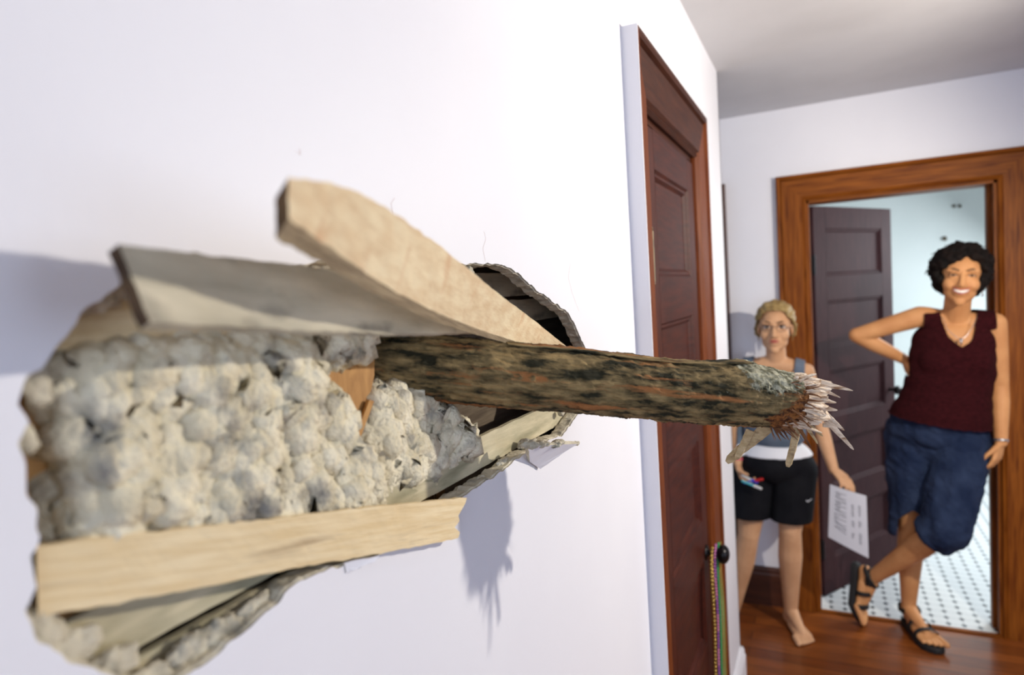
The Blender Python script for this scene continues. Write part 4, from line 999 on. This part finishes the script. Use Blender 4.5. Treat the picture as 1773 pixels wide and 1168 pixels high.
# jewellery
bm = bmesh.new(); N0 = [W(1632, 548, 3.29), W(1640, 570, 3.265), W(1655, 583, 3.255), W(1664, 587, 3.252), W(1674, 581, 3.257), W(1686, 562, 3.27), W(1692, 545, 3.29)]
tube(bm, N0, .0012, 6); tube(bm, [W(1664, 585, 3.248), W(1664, 597, 3.246)], .0035, 6); tube(bm, [W(1660, 589, 3.248), W(1668, 589, 3.248)], .003, 6); bobj('pendant_necklace', bm, SILVER, wr, True)
dd = (wrL - elL).normalized(); a_, b_, c_ = ortho(dd); strap(wr, wrL - dd * .008, b_, c_, .026, .026, .010, SILVER, .002, 'watch')
bm = bmesh.new(); tube(bm, [HF.p(-.080, -.006, -.045), HF.p(-.082, -.004, -.062)], .003, 8); ball(bm, HF.p(-.082, -.004, -.068), .005); bobj('earring', bm, SILVER, wr, True)

# ------------------------------------------------------------------ the girl holding the sign
GY = 3.20
def G(px, py, y=GY): return on(px, py, 1, y)
gr = empty('person', (0.17, 3.2, 0))
tag(gr, 'barefoot blond girl with glasses, grey-blue tank top and black shorts, holding a paper and markers', 'person')
gh = G(1342, 569, 3.17); GF = Frame(gh, (CAM + V((-0.15, 0, -0.15)) - gh), (0.03, 0, 1)); GK = 1.0
bm = bmesh.new(); head(bm, GF, GK)
gnb = G(1344, 624, 3.22); gR = G(1289, 636, 3.22); gL = G(1395, 643, 3.22)
cap(bm, GF.p(0, -.015, -.055), .043, gnb, .045)
Rg = Frame(gnb, (0.05, -1, 0), (0, 0, 1)).m()
ball(bm, G(1342, 672, 3.22), (.124, .078, .085), Rg, 24, 16); ball(bm, G(1342, 710, 3.21), (.126, .086, .100), Rg, 24, 16); ball(bm, G(1343, 745, 3.21), (.124, .086, .090), Rg, 24, 16); ball(bm, G(1344, 795, 3.22), (.150, .102, .095), Rg, 24, 16)
for q in ((1318, 700), (1367, 700)): ball(bm, G(*q, 3.155), (.045, .035, .042), Rg)
cap(bm, gnb - V((0, 0, .015)), .045, gR + V((.01, 0, 0)), .040); cap(bm, gnb - V((0, 0, .015)), .045, gL - V((.01, 0, 0)), .040)
gel = G(1272, 735, 3.24); gwr = G(1277, 800, 3.16)
cap(bm, gR, .039, gel, .031); cap(bm, gel, .031, gel.lerp(gwr, .3), .031); cap(bm, gel.lerp(gwr, .3), .031, gwr, .022)
hand(bm, gwr, G(1292, 838, 3.12) - gwr, (1, -0.25, 0.45), 1, [.55, .65, .7, .75], .86, thumb=.9)
gel2 = G(1421, 738, 3.24); gw2 = G(1443, 812, 3.18)
cap(bm, gL, .039, gL.lerp(gel2, .5), .035); cap(bm, gL.lerp(gel2, .5), .035, gel2, .031); cap(bm, gel2, .031, gel2.lerp(gw2, .3), .031); cap(bm, gel2.lerp(gw2, .3), .031, gw2, .022)
hand(bm, gw2, G(1468, 836, 3.13) - gw2, (0.15, -0.2, -1), 1, [.50, .60, .68, .75], .88, thumb=.95)
gk1 = G(1296, 925, 3.18); ga1 = G(1268, 1062, 3.24); gk2 = G(1368, 918, 3.18); ga2 = G(1369, 1062, 3.26)
gh1 = G(1308, 815, 3.23); gh2 = G(1376, 815, 3.23)
for h, kn, an in ((gh1, gk1, ga1), (gh2, gk2, ga2)):
    cap(bm, h, .082, h.lerp(kn, .5), .070); cap(bm, h.lerp(kn, .5), .070, kn, .050); cap(bm, kn, .049, kn.lerp(an, .3), .054); cap(bm, kn.lerp(an, .3), .054, kn.lerp(an, .65), .041); cap(bm, kn.lerp(an, .65), .041, an, .030)
    for s in (0,): ball(bm, kn + V((0, -.020, .005)), (.036, .03, .036))
for an, dx, sd in ((ga2, .075, (-1, 0, 0)), (ga1, -.03, (1, 0, 0))):
    he = V((an.x - dx * .15, an.y + .03, .002)); ba = V((an.x + dx * .75, an.y - .115, .002)); to = V((an.x + dx, an.y - .165, .002)); foot(bm, V((an.x, an.y, .078)), he, ba, to, .078, (0, 0, 1), sd, .95)
    cap(bm, an, .030, V((an.x, an.y, .078)), .032)
gmesh = remesh(bm, 0.004, 4); link('body', gmesh, SKIN2, gr, True)
face_parts(GF, gr, GK, False, BROW, True)
# hair pulled back: scalp shell plus locks
gb = bmesh.new(); head(gb, GF, GK)
gm2 = remesh(gb, 0.005, 2); gi = GF.m().transposed()
def hair_keep(p):
    l = gi @ (p - GF.o) / GK
    if (p - GF.o).length > .16: return False
    line = .078 - .9 * max(0, abs(l.x) - .042)
    if l.y > .018: return l.z > line - (.0 if l.y > .05 else .02)
    if l.y > -.01: return l.z > .022
    return l.z > -.055
def hair_off(p):
    l = gi @ (p - GF.o) / GK; return .009 + .004 * math.sin(math.atan2(l.x, l.z + .02) * 26 + 3 * noise.noise(p * 20)) * .5 + .003 * noise.noise(p * 50)
hb = bmesh.new(); tmp = shell(gm2, hair_keep, hair_off, .004); hb.from_mesh(tmp); bpy.data.meshes.remove(tmp); bpy.data.meshes.remove(gm2)
rnd = random.Random(3)
for i in range(46):
    s = rnd.choice((-1, 1)); a = rnd.uniform(.2, 1.3); x = s * (.055 + .02 * a * .6); y0 = rnd.uniform(-.04, .03); z0 = .095 - .045 * a
    tube(hb, [GF.p(s * .03 * GK, y0 * GK, .112 * GK), GF.p(x * GK * 1.08, y0 * GK, (z0 + .005) * GK), GF.p(s * .083 * GK, (y0 - .03) * GK, .02 * GK), GF.p(s * .072 * GK, (y0 - .05) * GK, rnd.uniform(-.06, -.02) * GK)], [.002, .0045, .004, .001], 6)
ball(hb, GF.p(0, -.105 * GK, .03), (.035, .03, .035), GF.m())
bobj('pulled_back_hair', hb, HAIRB, gr, True)
# tank top with straps, white hem band
stn = [(G(1306, 628).x, G(1306, 628).z), (G(1312, 680).x, G(1312, 680).z), (G(1340, 700).x, G(1340, 692).z), (G(1372, 680).x, G(1372, 680).z), (G(1376, 628).x, G(1376, 628).z), (G(1376, 600).x, 1.6), (G(1306, 600).x, 1.6)]
hz1 = G(1340, 772).z; hz2 = G(1340, 788).z; xL = G(1289, 650).x; xR = G(1396, 650).x
def tank(p, z0, z1):
    if not (z0 < p.z < z1): return False
    if p.z > G(1340, 735).z:
        if p.x < xL - .002 - (.016 if p.z < G(1340, 690).z else 0) or p.x > xR + (.002 if p.z < G(1340, 690).z else -.008): return False
    elif abs(p.x - G(1343, 760).x) > .172: return False
    if in_poly(p.x, p.z, stn): return False
    if (V((p.x, p.y, 0)) - V((gnb.x, gnb.y, 0))).length < .052 and p.z > gnb.z - .03: return False
    return True
t1 = shell(gmesh, lambda p: tank(p, hz1, gnb.z + .05), lambda p: .008 + .003 * noise.noise(p * 16), .003); link('tank_top', t1, TANK, gr, True)
t2 = shell(gmesh, lambda p: tank(p, hz2, hz1 + .004), .012, .004); link('white_hem_band', t2, WHITE, gr, True)
# shorts
bm = bmesh.new(); ball(bm, G(1344, 800, 3.22), (.166, .118, .100), Rg, 24, 16)
sb = G(1340, 893).z
for h, kn in ((gh1, gk1), (gh2, gk2)):
    e = h.lerp(kn, .80); cap(bm, h + V((0, 0, .01)), .098, e, .090, 20)
sm = remesh(bm, 0.006, 6)
sh = shell(sm, lambda p: hz2 + .012 > p.z > sb, lambda p: .006 * noise.noise(V((p.x * 16, p.y * 16, p.z * 6))), .004); link('black_shorts', sh, SHORT, gr, True); bpy.data.meshes.remove(sm)
bm = bmesh.new(); tube(bm, [G(1396, 866, 3.118), G(1399, 868, 3.118), G(1406, 863, 3.122)], [.003, .002, .0008], 6); bobj('curved_tick_logo', bm, WHITE, gr)
d_ = (gwr - gel).normalized(); a_, b_, c_ = ortho(d_); strap(gr, gwr - d_ * .012, b_, c_, .024, .024, .010, mat('pink_band', (.8, .10, .20), rough=.5), .002, 'wristband')
adopt(wr); adopt(gr)
for c in list(wr.children):
    if c.name.startswith('sandal'):
        c.matrix_parent_inverse = Matrix.Translation(-V(wr.location))
        for g in c.children: g.matrix_parent_inverse = Matrix.Translation(-V(c.location))

# the sign she holds
PAPER = mat('white_paper', (0.66, 0.66, 0.70), rough=0.8); INK = mat('grey_ink', (0.10, 0.10, 0.12), rough=0.8)
C4 = [G(1437, 838, 3.13), G(1500, 858, 3.10), G(1504, 966, 3.10), G(1434, 929, 3.14)]
def PP(u, v, off=0.0):
    q = C4[0].lerp(C4[1], u).lerp(C4[3].lerp(C4[2], u), v); n_ = (C4[1] - C4[0]).cross(C4[3] - C4[0]).normalized(); n_ = n_ if n_.y < 0 else -n_
    return q + n_ * (off + .006 * math.sin(u * 3.1) * (1 - v * .5))
bm = bmesh.new(); g1 = [[bm.verts.new(PP(i / 10, j / 14, .0)) for j in range(15)] for i in range(11)]; g2 = [[bm.verts.new(PP(i / 10, j / 14, -.0006)) for j in range(15)] for i in range(11)]
for i in range(10):
    for j in range(14): bm.faces.new((g1[i][j], g1[i + 1][j], g1[i + 1][j + 1], g1[i][j + 1])); bm.faces.new((g2[i][j], g2[i][j + 1], g2[i + 1][j + 1], g2[i + 1][j]))
for i in range(10):
    for j in (0, 14): bm.faces.new((g1[i][j], g2[i][j], g2[i + 1][j], g1[i + 1][j]))
for j in range(14):
    for i in (0, 10): bm.faces.new((g1[i][j], g1[i][j + 1], g2[i][j + 1], g2[i][j]))
pr_ = empty('paper_sign', C4[0]); bobj('sheet', bm, PAPER, pr_)
bm = bmesh.new(); rnd = random.Random(5)
def stroke(pts, w_=.0016):
    for (a, b) in zip(pts, pts[1:]):
        p, q = PP(*a, .0008), PP(*b, .0008); s = (q - p).cross(V((0, 1, 0))).normalized() * w_ / 2
        bm.faces.new([bm.verts.new(x) for x in (p - s, q - s, q + s, p + s)])
# handwriting running down the sheet sideways: one column of tall strokes, then short columns
y = .10
for i in range(9):
    u0, u1 = .16, .46
    k = rnd.randrange(3); stroke([(u0, y), (u1, y + rnd.uniform(-.01, .01))], .002)
    if k: stroke([(u0, y), ((u0 + u1) / 2 * 1.0, y + .035), (u1 if k == 1 else u0, y + .055)], .002)
    else: stroke([(u0, y), (u0, y + .05), (u0 + .1, y + .05)], .002)
    y += .078
for u0, runs in ((.60, ((.22, .42), (.50, .60), (.70, .80))), (.78, ((.20, .36), (.46, .56), (.66, .84)))):
    for a, b in runs:
        y = a
        while y < b: stroke([(u0, y), (u0 + .09 * rnd.uniform(.5, 1), y + .008)], .0014); stroke([(u0 + .05, y), (u0 + .05 * rnd.random(), y + .02)], .0014); y += .026
bobj('handwriting', bm, INK, pr_); adopt(pr_); tag(pr_, 'creased white paper sign with handwriting hanging from the girl\'s hand', 'sign')
# markers in her other hand
def marker(a, b, mb, mc, label):
    a, b = V(a), V(b); r = empty('marker_pen', a); d = (b - a).normalized(); L = (b - a).length
    bm = bmesh.new(); tube(bm, [a, a + d * .001, a + d * (L * .6)], [.004, .0055, .0055], 12); bobj('barrel', bm, mb, r)
    bm = bmesh.new(); tube(bm, [a + d * (L * .6), a + d * (L - .002), b], [.0062, .0060, .0045], 12); bobj('pen_cap', bm, mc, r); adopt(r); tag(r, label, 'marker pen')
hcx = G(1297, 835, 3.10)
MB = mat('blue_plastic', (0.02, 0.05, 0.55), rough=0.35); MR = mat('red_plastic', (0.60, 0.02, 0.015), rough=0.35); MT = mat('teal_plastic', (0.10, 0.50, 0.58), rough=0.35); MW = mat('white_plastic', (0.75, 0.75, 0.72), rough=0.4)
marker(G(1284, 822, 3.10), G(1312, 836, 3.085), MW, MB, 'marker pen with a blue cap in the girl\'s hand')
marker(G(1288, 836, 3.10), G(1321, 829, 3.075), MB, MR, 'marker pen with a red cap in the girl\'s hand')
marker(G(1284, 832, 3.095), G(1319, 846, 3.07), MT, MW, 'teal marker pen with a white cap, lowest in the girl\'s hand')

# small hooks and nails on the bathroom wall
for k, (a, b, lab) in enumerate(((1651, 357, 'left of the pair of small screws high on the bathroom wall'), (1661, 357, 'right of the pair of small screws high on the bathroom wall'), (1635, 413, 'small metal hook on the bathroom wall above the woman\'s head'))):
    p = on(a, b, 1, 6.1); bm = bmesh.new(); tube(bm, [p + V((0, .001, 0)), p + V((0, -.012, 0))], .009 if k < 2 else .014, 12); ball(bm, p + V((0, -.014, 0)), .012 if k < 2 else .017)
    tag(bobj('wall_screw' if k < 2 else 'wall_hook', bm, BRASS, None, True), lab, 'screw' if k < 2 else 'hook')
